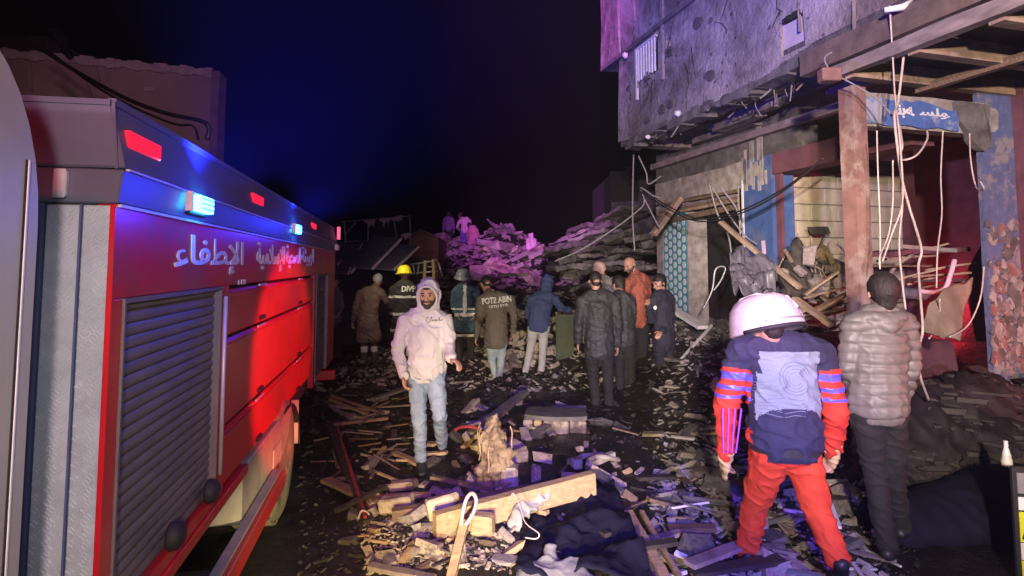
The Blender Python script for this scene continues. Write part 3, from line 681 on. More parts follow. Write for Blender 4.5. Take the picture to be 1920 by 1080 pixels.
    # upper maroon fascia of the near shop
    m = MB(); m.box((XG - .05, 4.6, 3.0), (XG + .25, ba - .003, 3.275)); m.box((XG + .0, ba - .10, .3), (XG + .05, ba - .003, 3.0)); m.build('maroon_fascia', M_maroon, B)
    # cross wall of bare blocks behind the near shop
    yb_ = ba + .25; x0 = XG - .30; x1 = BF.hy(1693, 400, yb_).x; zt = BF.hy(1500, 292, yb_).z
    x0 = BF.hy(1466, 400, yb_).x
    m = MB(); m.box((x0, yb_ + .02, 0), (x1, yb_ + .2, zt)); bw = m.build('block_wall', M_mortar, B)
    mm = MB(); mm.box((0, -.02, 0), (.46, .03, .225)); full = mm.mesh('block', M_blk_wall, bevel=.008)
    mm = MB(); mm.box((0, -.02, 0), (.225, .03, .225)); half = mm.mesh('block', M_blk_wall, bevel=.008)
    z = .05; r = 0
    while z + .22 < zt:
        x = x0 + .006 + (0 if r % 2 else -.0)
        first = r % 2
        while x + .2 < x1:
            if first or x + .46 > x1: me, w = half, .225
            else: me, w = full, .46
            first = 0
            if not (abs(x - x0 - 1.0) < .15 and abs(z - 1.7) < .1):
                o = link('block', me, bw, (x, yb_ + random.uniform(-.006, .008), z)); o.rotation_euler = (random.uniform(-.01, .01), random.uniform(-.006, .006), 0)
            x += w + .011
        z += .236; r += 1
    m = MB(); m.box((x1, yb_, 0), (x1 + .25, yb_ + 3.5, 3.8)); m.build('inner_wall', M_maroon, B)
    m = MB(); m.box((x1 + .25, yb_ + 1.6, 0), (x1 + 4.5, yb_ + 1.8, 3.8)); m.build('rear_wall', mat('rear_wall', (.20, .05, .06), (.1, .03, .04), rough=.9, bump=.4), B)
    for z in (1.35, 2.05, 2.7):
        m = MB(); m.box((x1 + .3, yb_ + 1.25, z), (x1 + 4, yb_ + 1.598, z + .05)); m.build('wall_shelf', M_maroon, B)
    m = MB(); m.box((XG + 3.9, 4, 0), (XG + 4.1, yb_ + 1.6, 3.8)); m.build('side_wall', M_maroon, B)
    # street post, portal lintel with painted banner, right-hand pillar
    pc = BF.I @ P(1608, 400, 5.15)
    m = MB(); m.box((pc.x - .085, pc.y - .075, 0), (pc.x + .0, pc.y + .075, 3.36)); m.box((pc.x + .0005, pc.y - .055, 0), (pc.x + .085, pc.y + .06, 3.36)); o = m.build('street_post', M_post, B); rough_up(o, .006, 5, 6)
    yp = pc.y
    xa = pc.x + .09; xb = BF.hy(1846, 400, yp).x; xc = BF.hy(1908, 400, yp).x; xd = BF.hy(1935, 400, yp).x
    zt = BF.hy(1630, 178, yp).z; zb = BF.hy(1632, 236, yp).z
    m = MB(); m.box((xa, yp + .0, zb), (xb + .25, yp + .14, zt + .02)); o = m.build('portal_lintel', M_conc, B); rough_up(o, .018, 4, 5)
    xm = BF.hy(1800, 400, yp).x
    m = MB(); nb = 14
    pts = [(xa + .005, zt - .02)] + [(xa + (xm - xa) * k / nb, zt - .03 - .015 * math.sin(k * 2.1) - .05 * (k > 10)) for k in range(1, nb + 1)] + [(xa + (xm - xa) * k / nb, zb + .012 + .012 * math.sin(k * 1.3)) for k in range(nb, -1, -1)]
    m.prism(pts, yp - .032, yp - .022, 'y'); m.build('painted_banner', mat('banner_blue', (.07, .15, .40), (.06, .11, .30), rough=.7, scale=7, c3=(.34, .36, .44)), B)
    me = text_fit('\uFEE7\uFE91\uFEEA', .20, .12, .03); me.materials.append(M_white); o = link('painted_writing', me, B)
    c = BF.hy(1676, 222, yp); o.matrix_local = Matrix(((1, 0, 0, c.x), (0, 0, -1, yp - .036), (0, 1, 0, c.z), (0, 0, 0, 1)))
    me = text_fit('\uFEB4\uFEE0\uFEEE', .36, .10, .02); me.materials.append(M_white); o = link('painted_writing', me, B)
    c = BF.hy(1718, 222, yp); o.matrix_local = Matrix(((1, 0, 0, c.x), (0, 0, -1, yp - .036), (0, 1, 0, c.z), (0, 0, 0, 1)))
    m = MB(); p = [(xm - .05, zt + .0), (xb + .06, zt + .0), (xb + .06, zb - .12), (xb - .05, zb - .16), (xm + .12, zb - .08), (xm + .05, zb + .05)]
    m.prism(p, yp - .06, yp - .002, 'y'); o = m.build('hanging_render', M_conc2, B); rough_up(o, .03, 5, 3)
    m = MB(); m.box((xb, yp - .001, 0), (xc, yp + .05, 3.5)); o = m.build('right_pillar', M_bluepeel, B); rough_up(o, .008, 6, 6)
    # peeled render low on the right pillar: ragged proud flakes
    for k in range(230):
        z = random.uniform(.75, 2.2) if k % 3 else random.uniform(.75, 1.7); x = random.uniform(xb + .01, xc - .02); s = random.choice([.012, .02, .03, .05, .07]); an = random.uniform(0, 6)
        pts = [(x + s * math.cos(t + an) * random.uniform(.25, 1.1), z + 1.3 * s * math.sin(t + an) * random.uniform(.25, 1.1)) for t in np.linspace(0, 2 * math.pi, 9)[:-1]]
        mm = MB(); mm.prism(pts, yp - .016 - .010 * random.random(), yp - .004, 'y'); mm.build('render_flake', random.choice([M_conc, M_stucco, M_conc2, M_post]), B)
    m = MB(); m.box((xc + .003, yp - .10, 0), (xd + .02, yp + .12, 3.55)); o = m.build('right_post', M_maroon, B); rough_up(o, .006, 5, 5)
    # canopy: fascia beams along the street and joists across
    yA = BF.hx(1575, 133, XU - .05).y
    zf = BF.hx(1700, 86, XU - .05).z
    m = MB(); m.bar((XU - .05, .8, 3.52), (XU - .05, yp + .25, 3.52), .09, .11); o = m.build('front_fascia', M_rail, B); rough_up(o, .015, 5, 8)
    m = MB(); m.bar((XU - .02, .8, 3.72), (XU - .02, yp + .5, 3.72), .12, .22); o = m.build('upper_fascia', mat('brown_fascia', (.16, .11, .09), (.08, .06, .05), rough=.85, bump=.5), B); rough_up(o, .02, 5, 8)
    m = MB(); m.box((XU + .0, .8, 3.62), (XU + 5, yp + .2, 3.68)); m.build('canopy_deck', M_char, B)
    for k in range(8):
        y = yp - .02 - k * .62; m = MB(); m.bar((XU - .02, y, 3.52), (XU + 4.8, y + .05, 3.50), .10, .16); o = m.build('joist', M_joist, B); rough_up(o, .01, 3, 4, k)
    for x in (XU + .9, XU + 2.0, XU + 3.2):
        m = MB(); m.bar((x, .8, 3.44), (x, yp + .1, 3.44), .07, .07); m.build('batten', M_wood2, B)
    return yp, xb, xc, yb_, x0, x1
YP, XB_, XC_, YBW, XW0, XW1 = building()
def BL(x, y, z=0): return BF.M @ Vector((x, y, z))
point('shop_red_fill', BL(XW1 + 1.1, YBW + .3, 1.2), (1.0, .03, .06), 34, .08)  # added unseen light that makes the red glow inside the shop

# dark block beyond the damaged building and its collapsed slabs
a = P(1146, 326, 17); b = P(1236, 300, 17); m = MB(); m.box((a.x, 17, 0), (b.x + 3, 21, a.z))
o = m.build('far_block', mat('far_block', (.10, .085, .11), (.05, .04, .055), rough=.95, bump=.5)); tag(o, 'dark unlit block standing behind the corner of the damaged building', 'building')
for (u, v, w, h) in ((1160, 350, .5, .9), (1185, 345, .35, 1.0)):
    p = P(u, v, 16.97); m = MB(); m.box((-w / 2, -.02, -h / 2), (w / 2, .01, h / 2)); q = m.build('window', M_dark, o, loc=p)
def slab(u0, v0, u1, v1, Y0, Y1, w, h, mt, label, group=None, cat='slab'):
    p, q = P(u0, v0, Y0), P(u1, v1, Y1); c = (p + q) / 2; m = MB(); m.bar(p - c, q - c, w, h)
    o = m.build('collapsed_slab', mt, loc=c); rough_up(o, .07, 1.6, 9, u0); rough_up(o, .05, 7, 0, u0); tag(o, label, cat, group)
M_ps = mat('dusty_slab', (.36, .32, .32), (.15, .13, .14), rough=.9, scale=2, bump=.7, bscale=10, dist=.04)
SL = [(1040, 470, 1185, 405, 18, 16, 2.2, .16), (1062, 452, 1200, 398, 18, 16, 1.8, .10), (1078, 440, 1160, 412, 19, 18, 1.6, .12), (1010, 488, 1190, 432, 17, 15, 2.2, .12),
      (1050, 480, 1215, 445, 16, 14, 2.0, .14), (1030, 505, 1230, 462, 15, 13, 2.0, .12), (1070, 515, 1225, 492, 14, 12.5, 1.6, .14), (1090, 535, 1225, 520, 13.5, 12, 1.6, .12), (1120, 560, 1230, 548, 13, 11.8, 1.4, .15)]
for si, s in enumerate(SL):
    npc = 4 + si % 3
    for k in range(npc):
        f0, f1 = k / npc + random.uniform(-.05, .05), (k + 1) / npc + random.uniform(-.02, .12)
        du, dv = random.uniform(-10, 10), random.uniform(-9, 9)
        lp = lambda a, b, f: a + (b - a) * f
        slab(lp(s[0], s[2], f0) + du, lp(s[1], s[3], f0) + dv + random.uniform(-6, 6), lp(s[0], s[2], f1) + du, lp(s[1], s[3], f1) + dv, lp(s[4], s[5], f0), lp(s[4], s[5], f1) + random.uniform(-.4, .4), s[6] * random.uniform(.3, .8), s[7] * random.uniform(.5, 1.4), random.choice([M_ps, M_conc2, M_conc2]),
             'broken piece of concrete slab in the leaning stack beside the damaged building', 'broken slabs stacked beside the building')

# ------------------------------------------------------------------ people
def cone_seg(V, Fc, a, b, ra, rb, side=None, ka=1.0, kb=1.0, seg=14):
    """tapered rounded limb from a to b; ra/rb radii along side, k* = depth ratio"""
    a = Vector(a); b = Vector(b); d = b - a; L = d.length
    if L < 1e-5: d = Vector((0, 0, 1)); L = 1e-5
    d = d.normalized(); s = Vector(side) if side is not None else Vector((1, 0, 0))
    if abs(s.dot(d)) > .95: s = Vector((0, 1, 0))
    s = (s - d * s.dot(d)).normalized(); t = d.cross(s)
    rings = []
    for k in range(5):
        q = math.pi / 2 * (1 - k / 4.0); rings.append((a - d * ra * min(1, ka) * math.sin(q), max(ra * math.cos(q), .0008), ka))
    for k in range(1, 4):
        f = k / 4; rings.append((a.lerp(b, f), ra + (rb - ra) * f, ka + (kb - ka) * f))
    for k in range(5):
        q = math.pi / 2 * k / 4; rings.append((b + d * rb * min(1, kb) * math.sin(q), max(rb * math.cos(q), .0008), kb))
    base = len(V)
    for c, r, kk in rings:
        for i in range(seg):
            g = 2 * math.pi * i / seg; V.append(c + s * (r * math.cos(g)) + t * (r * kk * math.sin(g)))
    n = len(rings)
    for i in range(n - 1):
        for k in range(seg): Fc.append((base+i*seg+k, base+i*seg+(k+1)%seg, base+(i+1)*seg+(k+1)%seg, base+(i+1)*seg+k))
    Fc.append(tuple(base + k for k in range(seg))[::-1]); Fc.append(tuple(base + (n-1)*seg + k for k in range(seg)))
def fuse(name, segs, voxel, mats, smooth=4, fold=0, ffreq=(9, 9, 16), fseed=0, fn=None, slot=None):
    """segs are merged into ONE continuous skin (voxel remesh), then folded / sculpted"""
    V, Fc = [], []
    for s in segs: cone_seg(V, Fc, *s)
    me = bpy.data.meshes.new(name); me.from_pydata([tuple(v) for v in V], [], Fc)
    o = bpy.data.objects.new(name, me); col.objects.link(o)
    md = o.modifiers.new('r', 'REMESH'); md.mode = 'VOXEL'; md.voxel_size = voxel; md.use_smooth_shade = True
    ms = o.modifiers.new('s', 'SMOOTH'); ms.iterations = smooth; ms.factor = .5
    dg = bpy.context.evaluated_depsgraph_get(); dg.update()
    out = bpy.data.meshes.new_from_object(o.evaluated_get(dg)); bpy.data.objects.remove(o); bpy.data.meshes.remove(me)
    n = len(out.vertices)
    if fold or fn:
        co = np.empty(n * 3); out.vertices.foreach_get('co', co); co = co.reshape(-1, 3)
        no = np.empty(n * 3); out.vertices.foreach_get('normal', no); no = no.reshape(-1, 3)
        for i in range(n):
            p = co[i]; d = 0
            if fold:
                q = Vector((p[0] * ffreq[0], p[1] * ffreq[1], p[2] * ffreq[2] + p[0] * 5)) + Vector((fseed * 3.7, fseed, 0))
                a = noise.noise(q); b = noise.noise(q * 2.1)
                d = fold * (1.5 * max(0, 1 - abs(a) * 3.2) ** 1.6 - .45 + b * .22)
            if fn: d += fn(p, no[i])
            co[i] = p + no[i] * d
        out.vertices.foreach_set('co', co.ravel())
    for m in mats: out.materials.append(m)
    if slot:
        for p in out.polygons: p.material_index = slot(p.center, p.normal)
    for p in out.polygons: p.use_smooth = True
    out.name = name; return out

HEADP = dict(neck=.058)
def person(label, Y, joints, group=None, vox=.011, top=None, pants=None, shoe=M_sole, hair='short', hood=None, hands=True, coat=0,
           toplen=.0, bulk=1.0, topfn=None, topslot=None, tmats=None, pslot=None, pmats=None, look=None, beard=False, slim=1.0, face=None, cap=None, sc_=1.0, legs=True):
    """joints: name -> (u, v, depth offset); pixels only help to read the pose off, the figure itself is solid and stands at depth Y"""
    J = {k: P(j[0], j[1], Y + (j[2] if len(j) > 2 else 0)) for k, j in joints.items()}
    mid = (J['anL'] + J['anR']) / 2; base = Vector((mid.x, mid.y, min(J['anL'].z, J['anR'].z) - .08))
    T = empty('person', base, 0, label, 'person', group)
    J = {k: v - base for k, v in J.items()}
    s = sc_
    sh = (J['shR'] - J['shL']).normalized(); hipv = (J['hiR'] - J['hiL']).normalized()
    up = (J['neck'] - J['pelvis']).normalized()
    fwd = Vector(face).normalized() if face else up.cross(sh).normalized()
    hfwd = Vector(look).normalized() if look else fwd
    hs = hfwd.cross(Vector((0, 0, 1))).normalized(); hu = hs.cross(hfwd).normalized()
    H = J['head']; C = J['chest']; Wt = J['waist']; Pv = J['pelvis']; N = J['neck']
    hv = min(vox, .0085)
    # ---- one continuous body
    S = []
    S += [(H + hu * .035 * s - hfwd * .012 * s, H + hu * .030 * s - hfwd * .010 * s, .078 * s, .078 * s, hs, 1.22, 1.22),
          (H + hu * .01 * s + hfwd * .022 * s, H - hu * .045 * s + hfwd * .030 * s, .066 * s, .052 * s, hs, 1.05, .95),
          (H - hu * .07 * s + hfwd * .045 * s, H - hu * .078 * s + hfwd * .052 * s, .040 * s, .034 * s, hs, .9, .9),
          (H + hu * .018 * s + hfwd * .086 * s, H - hu * .022 * s + hfwd * .108 * s, .010 * s, .015 * s, hs, 1, 1),
          (H + hs * .038 * s - hu * .0 + hfwd * .066 * s, H + hs * .05 * s - hu * .01 + hfwd * .05 * s, .018 * s, .018 * s, hs, 1, 1),
          (H - hs * .038 * s - hu * .0 + hfwd * .066 * s, H - hs * .05 * s - hu * .01 + hfwd * .05 * s, .018 * s, .018 * s, hs, 1, 1),
          (H + hs * .03 * s + hu * .032 * s + hfwd * .080 * s, H - hs * .03 * s + hu * .032 * s + hfwd * .080 * s, .012 * s, .012 * s, hu, 1, 1),
          (H - hs * .017 * s - hu * .052 * s + hfwd * .084 * s, H + hs * .017 * s - hu * .052 * s + hfwd * .084 * s, .009 * s, .009 * s, hu, 1, 1)]
    for q in (-1, 1):
        S.append((H + hs * .082 * s * q - hfwd * .004 + hu * .012, H + hs * .084 * s * q - hfwd * .006 - hu * .02, .018 * s, .012 * s, hfwd, .55, .5))
    S += [(N - up * .02, H - hu * .05 * s - hfwd * .015, .058 * s, .054 * s, hs, 1, 1), (N, C, .09 * s, .13 * s, sh, .7, .68), (C, Wt, .14 * s, .125 * s, sh, .66, .68), (Wt, Pv, .125 * s, .145 * s, sh, .7, .75)]
    for q in 'LR':
        S += [(J['sh' + q], J['el' + q], .047 * s, .038 * s), (J['el' + q], J['ha' + q], .037 * s, .025 * s), (N, J['sh' + q], .05 * s, .05 * s)]
        S += [(J['hi' + q], J['kn' + q], .078 * s, .052 * s), (J['kn' + q], J['an' + q], .05 * s, .034 * s), (Pv, J['hi' + q], .1 * s, .09 * s)]
        if hands:
            h = J['ha' + q]; ad = (h - J['el' + q]).normalized(); hd = J.get('fi' + q); hd = (hd - h).normalized() if hd is not None else ad
            ss = fwd if abs(fwd.dot(hd)) < .8 else up; ss = (ss - hd * ss.dot(hd)).normalized(); pn = hd.cross(ss).normalized()
            if (pn.dot(Pv - h)) < 0: pn = -pn
            S.append((h, h + hd * .045 * s, .024 * s, .036 * s, ss, .6, .5)); S.append((h + hd * .045 * s, h + hd * .07 * s, .038 * s, .038 * s, ss, .48, .42))
            for k, (off, ln) in enumerate(((.030, .070), (.011, .078), (-.009, .072), (-.028, .056))):
                b0 = h + hd * .085 * s + ss * off * s; b1 = b0 + (hd * .75 + pn * .35).normalized() * ln * .5 * s; b2 = b1 + (hd * .45 + pn * .85).normalized() * ln * .5 * s
                S += [(b0, b1, .0098 * s, .009 * s), (b1, b2, .009 * s, .0078 * s)]
            t0 = h + hd * .03 * s + ss * .032 * s; t1 = t0 + (hd * .6 + ss * .7 + pn * .2).normalized() * .036 * s; t2 = t1 + (hd * .9 + ss * .1 + pn * .3).normalized() * .03 * s
            S += [(t0, t1, .013 * s, .0105 * s), (t1, t2, .0105 * s, .0085 * s)]
    body = fuse('body', S, hv, [M_skin], 2); bo = link('body', body, T)
    if vox < .02:
        for q in (-1, 1):
            m = MB(); m.lathe([(0, -.004), (.007 * s, -.003), (.0095 * s, 0), (.007 * s, .004), (0, .006)], Matrix.Translation(H + hs * .031 * s * q + hu * .012 * s + hfwd * .089 * s) @ hfwd.to_track_quat('Z', 'Y').to_matrix().to_4x4(), 10)
            m.build('eye', M_eye, T, smooth=True)
            m = MB(); c = H + hs * .031 * s * q + hu * .031 * s + hfwd * .094 * s; m.tube([c - hs * .017 * s, c + hu * .003 * s + hfwd * .002, c + hs * .017 * s - hfwd * .003], [.003, .005, .003], 6); m.build('eyebrow', M_hair, T, smooth=True)
    # ---- trousers
    b = bulk
    if legs:
        S = [(Pv + up * .05, Pv, .150 * s, .158 * s, hipv, .78, .80)]
        for q in 'LR':
            hp, kn, an = J['hi' + q], J['kn' + q], J['an' + q]
            kf = kn + (an - kn) * .02
            S += [(Pv.lerp(hp, .6), hp, .115 * s * (.5 + .5 * slim), .108 * s * slim, hipv, 1, 1), (hp, kn, .104 * s * slim, .073 * s * slim, hipv, 1.02, 1.02), (kf, an + (kn - an).normalized() * .015, .072 * s * slim, .060 * s * slim, hipv, 1, 1)]
            S.append((an + (kn - an).normalized() * .05, an + (kn - an).normalized() * .012, .062 * s * slim, .064 * s * slim, hipv, 1, 1))
        tr = fuse('trousers', S, vox, pmats or [pants], 4, .0075 * s, (8, 8, 15), random.random() * 9, slot=pslot); link('trousers', tr, T)
        for q in 'LR':
            an, kn = J['an' + q], J['kn' + q]; tdir = J['to' + q] - an if 'to' + q in J else Vector((fwd.x, fwd.y, 0)) * .2
            tdir.normalize(); sd = tdir.cross((kn - an).normalized()).normalized(); dn = sd.cross(tdir); dn = -dn if dn.dot(kn - an) > 0 else dn
            f0 = an + dn * .035 - tdir * .035
            Sx = [(f0, f0 + tdir * .10 * s, .038 * s, .044 * s, sd, .9, .75), (f0 + tdir * .10 * s + dn * .012, f0 + tdir * .20 * s + dn * .016, .046 * s, .040 * s, sd, .65, .5), (an + dn * .01, an + (kn - an).normalized() * .03, .046 * s, .044 * s, sd, 1.1, 1.1)]
            sm = fuse('shoe', Sx, min(vox, .01), [shoe], 2); link('shoe', sm, T)
    # ---- jacket / top
    dn = (Pv - Wt).normalized()
    S = [(N - up * .03, C, .105 * s * b, .172 * s * b, sh, .72, .68), (C, Wt, .176 * s * b, .168 * s * b, sh, .70, .76), (Wt, Pv + dn * toplen, .168 * s * b, (.176 + coat * .03) * s * b, sh, .78, .82)]
    S.append((N - up * .015, N + (H - N) * .18, .078 * s, .072 * s, sh, 1, 1))
    for q in 'LR':
        a0, e, h = J['sh' + q], J['el' + q], J['ha' + q]
        S += [(C + up * .10 + (a0 - C) * .3, a0, .10 * s * b, .073 * s * b, None, 1, 1), (a0, e, .073 * s * b, .058 * s * b), (e, h - (h - e).normalized() * .012, .057 * s * b, .045 * s * b)]
    if coat:
        for q in 'LR':
            S.append((Pv + (J['hi' + q] - Pv) * .6, J['hi' + q].lerp(J['kn' + q], coat), .16 * s, .15 * s, hipv, .85, .85))
    if hood == 'up':
        S += [(H + hu * .036 * s - hfwd * .02, H + hu * .03 * s - hfwd * .028, .104 * s, .104 * s, hs, 1.12, 1.12), (H - hfwd * .035, N, .105 * s, .095 * s, hs, 1, 1)]
    if hood == 'down':
        bk = -fwd; S += [(N + bk * .06 + sh * .07 - up * .01, N + bk * .085 - up * .05, .045, .05), (N + bk * .06 - sh * .07 - up * .01, N + bk * .085 - up * .05, .045, .05), (N + bk * .07 - up * .01, N + bk * .09 - up * .13, .05, .04, sh, .7, .6)]
    hemp = (Pv + dn * (toplen + .10 * s)) if not coat else J['hiL'].lerp(J['knL'], coat) * .5 + J['hiR'].lerp(J['knR'], coat) * .5 + dn * .08
    def fn(p, n):
        d = topfn(p, n) if topfn else 0
        q = Vector(p); t = (q - hemp).dot(dn)
        if t > 0 and (q - hemp - dn * t).length < .26:
            p[:] = (q - dn * t * .96)[:]; n[:] = 0
            return 0
        if hood == 'up':    # carve the face opening of the hood
            q = Vector(p) - (H - hu * .012 * s); f = q.dot(hfwd); x = q.dot(hs); z = q.dot(hu)
            r = math.sqrt((x / .082) ** 2 + (z / .105) ** 2)
            if f > .02 and r < 1.0: d -= .085 * (1 - r ** 3)
        return d
    jm = fuse('jacket', S, vox, tmats or [top], 4, .010 * s if not topfn else .004, (8, 8, 13), random.random() * 9, fn, topslot)
    jo = link('jacket', jm, T)
    # ---- hair, beard, caps
    if hair in ('short', 'crop'):
        t = -.002 if hood == 'up' else (.004 if hair == 'crop' else .012)
        Sx = [(H + hu * .045 * s - hfwd * .022 * s, H + hu * .042 * s - hfwd * .010 * s, (.078 + t) * s, (.078 + t) * s, hs, 1.17, 1.17), (H + hu * .0 - hfwd * .035 * s, H - hu * (.045 if hair == 'short' else .02) * s - hfwd * .04 * s, (.070 + t) * s, .056 * s, hs, .95, .9)]
        Sx.append((H + hu * .065 * s + hfwd * .02 * s, H + hu * .07 * s + hfwd * .045 * s, .062 * s, .05 * s, hs, .8, .7))
        def hf(p, n):
            q = Vector(p) - H; f = q.dot(hfwd); z = q.dot(hu)
            return -.05 if (f > .03 and z < .045) else .003 * noise.noise(Vector(p) * 60)
        link('hair', fuse('hair', Sx, min(vox, .009), [M_hair], 2, fn=hf), T)
    if beard:
        Sx = [(H - hu * .055 * s + hfwd * .040 * s, H - hu * .082 * s + hfwd * .055 * s, .052 * s, .036 * s, hs, .95, .95)]
        for q in (-1, 1): Sx.append((H - hu * .02 * s + hs * .062 * s * q + hfwd * .01, H - hu * .07 * s + hs * .035 * s * q + hfwd * .045 * s, .014 * s, .02 * s))
        def bf(p, n):
            q = Vector(p) - H; f = q.dot(hfwd); x = q.dot(hs); z = q.dot(hu)
            return -.012 if (abs(x) < .022 and -.062 < z < -.043) else .0015 * noise.noise(Vector(p) * 90)
        link('beard', fuse('beard', Sx, .006, [M_beard], 1, fn=bf), T)
        m = MB(); c = H - hu * .040 * s + hfwd * .101 * s; m.tube([c - hs * .028 - hu * .006 - hfwd * .008, c, c + hs * .028 - hu * .006 - hfwd * .008], [.004, .007, .004], 6); m.build('moustache', M_beard, T, smooth=True)
    if cap:
        kind, cm = cap
        if kind == 'helmet':
            r = .125 * s; Mx = Matrix.Translation(H + hu * .035 * s) @ Matrix((( *hs, 0), (*hfwd, 0), (*hu, 0), (0, 0, 0, 1))).transposed() @ Matrix.Diagonal((1, 1.18, 1.05, 1))
            m = MB(); m.lathe([(r * 1.02, 0), (r * 1.12, -.012), (r * 1.30, -.020), (r * 1.32, -.012), (r * 1.06, .010), (r * 1.0, .04), (r * .9, .085), (r * .68, .118), (r * .35, .134), (.001, .138)], Mx, 28); hl = m.build('helmet', cm, T, smooth=True)
            m = MB(); 
            for a in (-.3, 0, .3): m.tube([Mx @ Vector((math.sin(a) * .06, y, z)) for y, z in ((-.115, .05), (-.07, .112), (0, .138), (.07, .112), (.115, .05))], .008, 6)
            m.build('helmet_ridge', cm, hl, smooth=True)
        elif kind == 'rescue':   # big shell helmet with brim and rear badge
            r = .146 * s; Mx = Matrix.Translation(H + hu * .022 * s) @ Matrix((( *hs, 0), (*hfwd, 0), (*hu, 0), (0, 0, 0, 1))).transposed() @ Matrix.Diagonal((1.12, 1.28, 1.0, 1))
            m = MB(); m.lathe([(r * .90, -.075), (r * 1.0, -.080), (r * 1.10, -.070), (r * 1.06, -.03), (r * 1.02, .01), (r * .93, .065), (r * .74, .108), (r * .42, .132), (.001, .140)], Mx, 36); hl = m.build('helmet', cm, T, smooth=True)
            m = MB()
            for a in (-.055, 0, .055): m.tube([Mx @ Vector((a, y, z)) for y, z in ((-.15, .02), (-.115, .09), (-.05, .132), (.05, .132), (.115, .09), (.15, .02))], .007, 6)
            m.build('helmet_ridge', cm, hl, smooth=True)
            cb = Mx @ Vector((.105, -.122, -.01)); nb = (Mx.to_3x3() @ Vector((.6, -.8, 0))).normalized(); Q = Matrix.Translation(cb) @ nb.to_track_quat('Z', 'Y').to_matrix().to_4x4()
            m = MB(); m.lathe([(.034, -.004), (.034, .004), (.026, .004), (.026, -.004)], Q, 20); m.build('badge_ring', M_galv, hl)
            for k in range(6):
                m = MB(); m.lathe([(.0055, 0), (.0055, .005), (0, .005)], Q @ Matrix.Translation((.019 * math.cos(k * 1.047), .019 * math.sin(k * 1.047), 0)), 6); m.build('badge_stud', M_galv, hl)
            m = MB(); m.tube([Mx @ Vector((math.sin(a) * .165, -math.cos(a) * .165, -.072)) for a in np.linspace(-1.5, 1.5, 14)], .012, 6); m.build('helmet_rim', M_black, hl, smooth=True)
            m = MB(); m.tube([Mx @ Vector((math.sin(a) * .158, -math.cos(a) * .170, -.035)) for a in np.linspace(-2.2, 2.2, 18)], .0045, 6); m.build('helmet_strap', M_galv, hl, smooth=True)
        elif kind == 'beanie':
            Sx = [(H + hu * .05 * s - hfwd * .015, H + hu * .045 * s - hfwd * .008, .090 * s, .090 * s, hs, 1.18, 1.18)]
            link('cap', fuse('cap', Sx, vox, [cm], 2, .004), T)
    T['_'] = 0; del T['_']
    return T, J, bo, jo, (fwd, sh, up, hfwd, hs, hu, H)

def decal(me, target, origin, xdir, ydir, m, name, parent, off=.004):
    """flat lettering wrapped onto the cloth behind it"""
    xdir = Vector(xdir).normalized(); ydir = Vector(ydir).normalized(); nrm = xdir.cross(ydir).normalized()
    tm = target.data; bv = BVHTree.FromPolygons([v.co[:] for v in tm.vertices], [p.vertices[:] for p in tm.polygons])
    bm = bmesh.new(); bm.from_mesh(me); bmesh.ops.triangulate(bm, faces=bm.faces)
    bmesh.ops.subdivide_edges(bm, edges=[e for e in bm.edges if e.calc_length() > .03], cuts=2)
    for v in bm.verts:
        p = Vector(origin) + xdir * v.co.x + ydir * v.co.y; h = bv.ray_cast(p + nrm * .4, -nrm)
        v.co = (h[0] + nrm * (off + v.co.z * .3)) if h[0] is not None else p
    bm.to_mesh(me); bm.free(); me.materials.clear(); me.materials.append(m)
    return link(name, me, parent)

def std(u, vf, Y, face_away=True, hgt=1.0, lean=0.0, vh=None, **ov):
    """upright stance read off pixels: u centre, vf ground, head top vh; returns a joint table"""
    vh = vh if vh is not None else vf - 1.75 * F / Y * hgt
    H = vf - vh; w = H / 1.75; k = 1 if face_away else -1
    def q(x, z, d=0): return (u + x * w * k, vf - z * w, d)
    j = dict(head=q(.0 + lean * .5, 1.615, .02), neck=q(lean * .42, 1.45), chest=q(lean * .3, 1.28), waist=q(lean * .1, 1.05), pelvis=q(0, .95),
             shR=q(.185 + lean * .38, 1.41), shL=q(-.185 + lean * .38, 1.41), elR=q(.245 + lean * .25, 1.13, -.02), elL=q(-.245 + lean * .25, 1.13, -.02), haR=q(.255 + lean * .2, .87, .05 * k), haL=q(-.255 + lean * .2, .87, .05 * k),
             hiR=q(.09, .92), hiL=q(-.09, .92), knR=q(.105, .5, .02 * k), knL=q(-.105, .5, .02 * k), anR=q(.115, .09), anL=q(-.115, .09))
    j.update(ov); return j
C_ = cloth
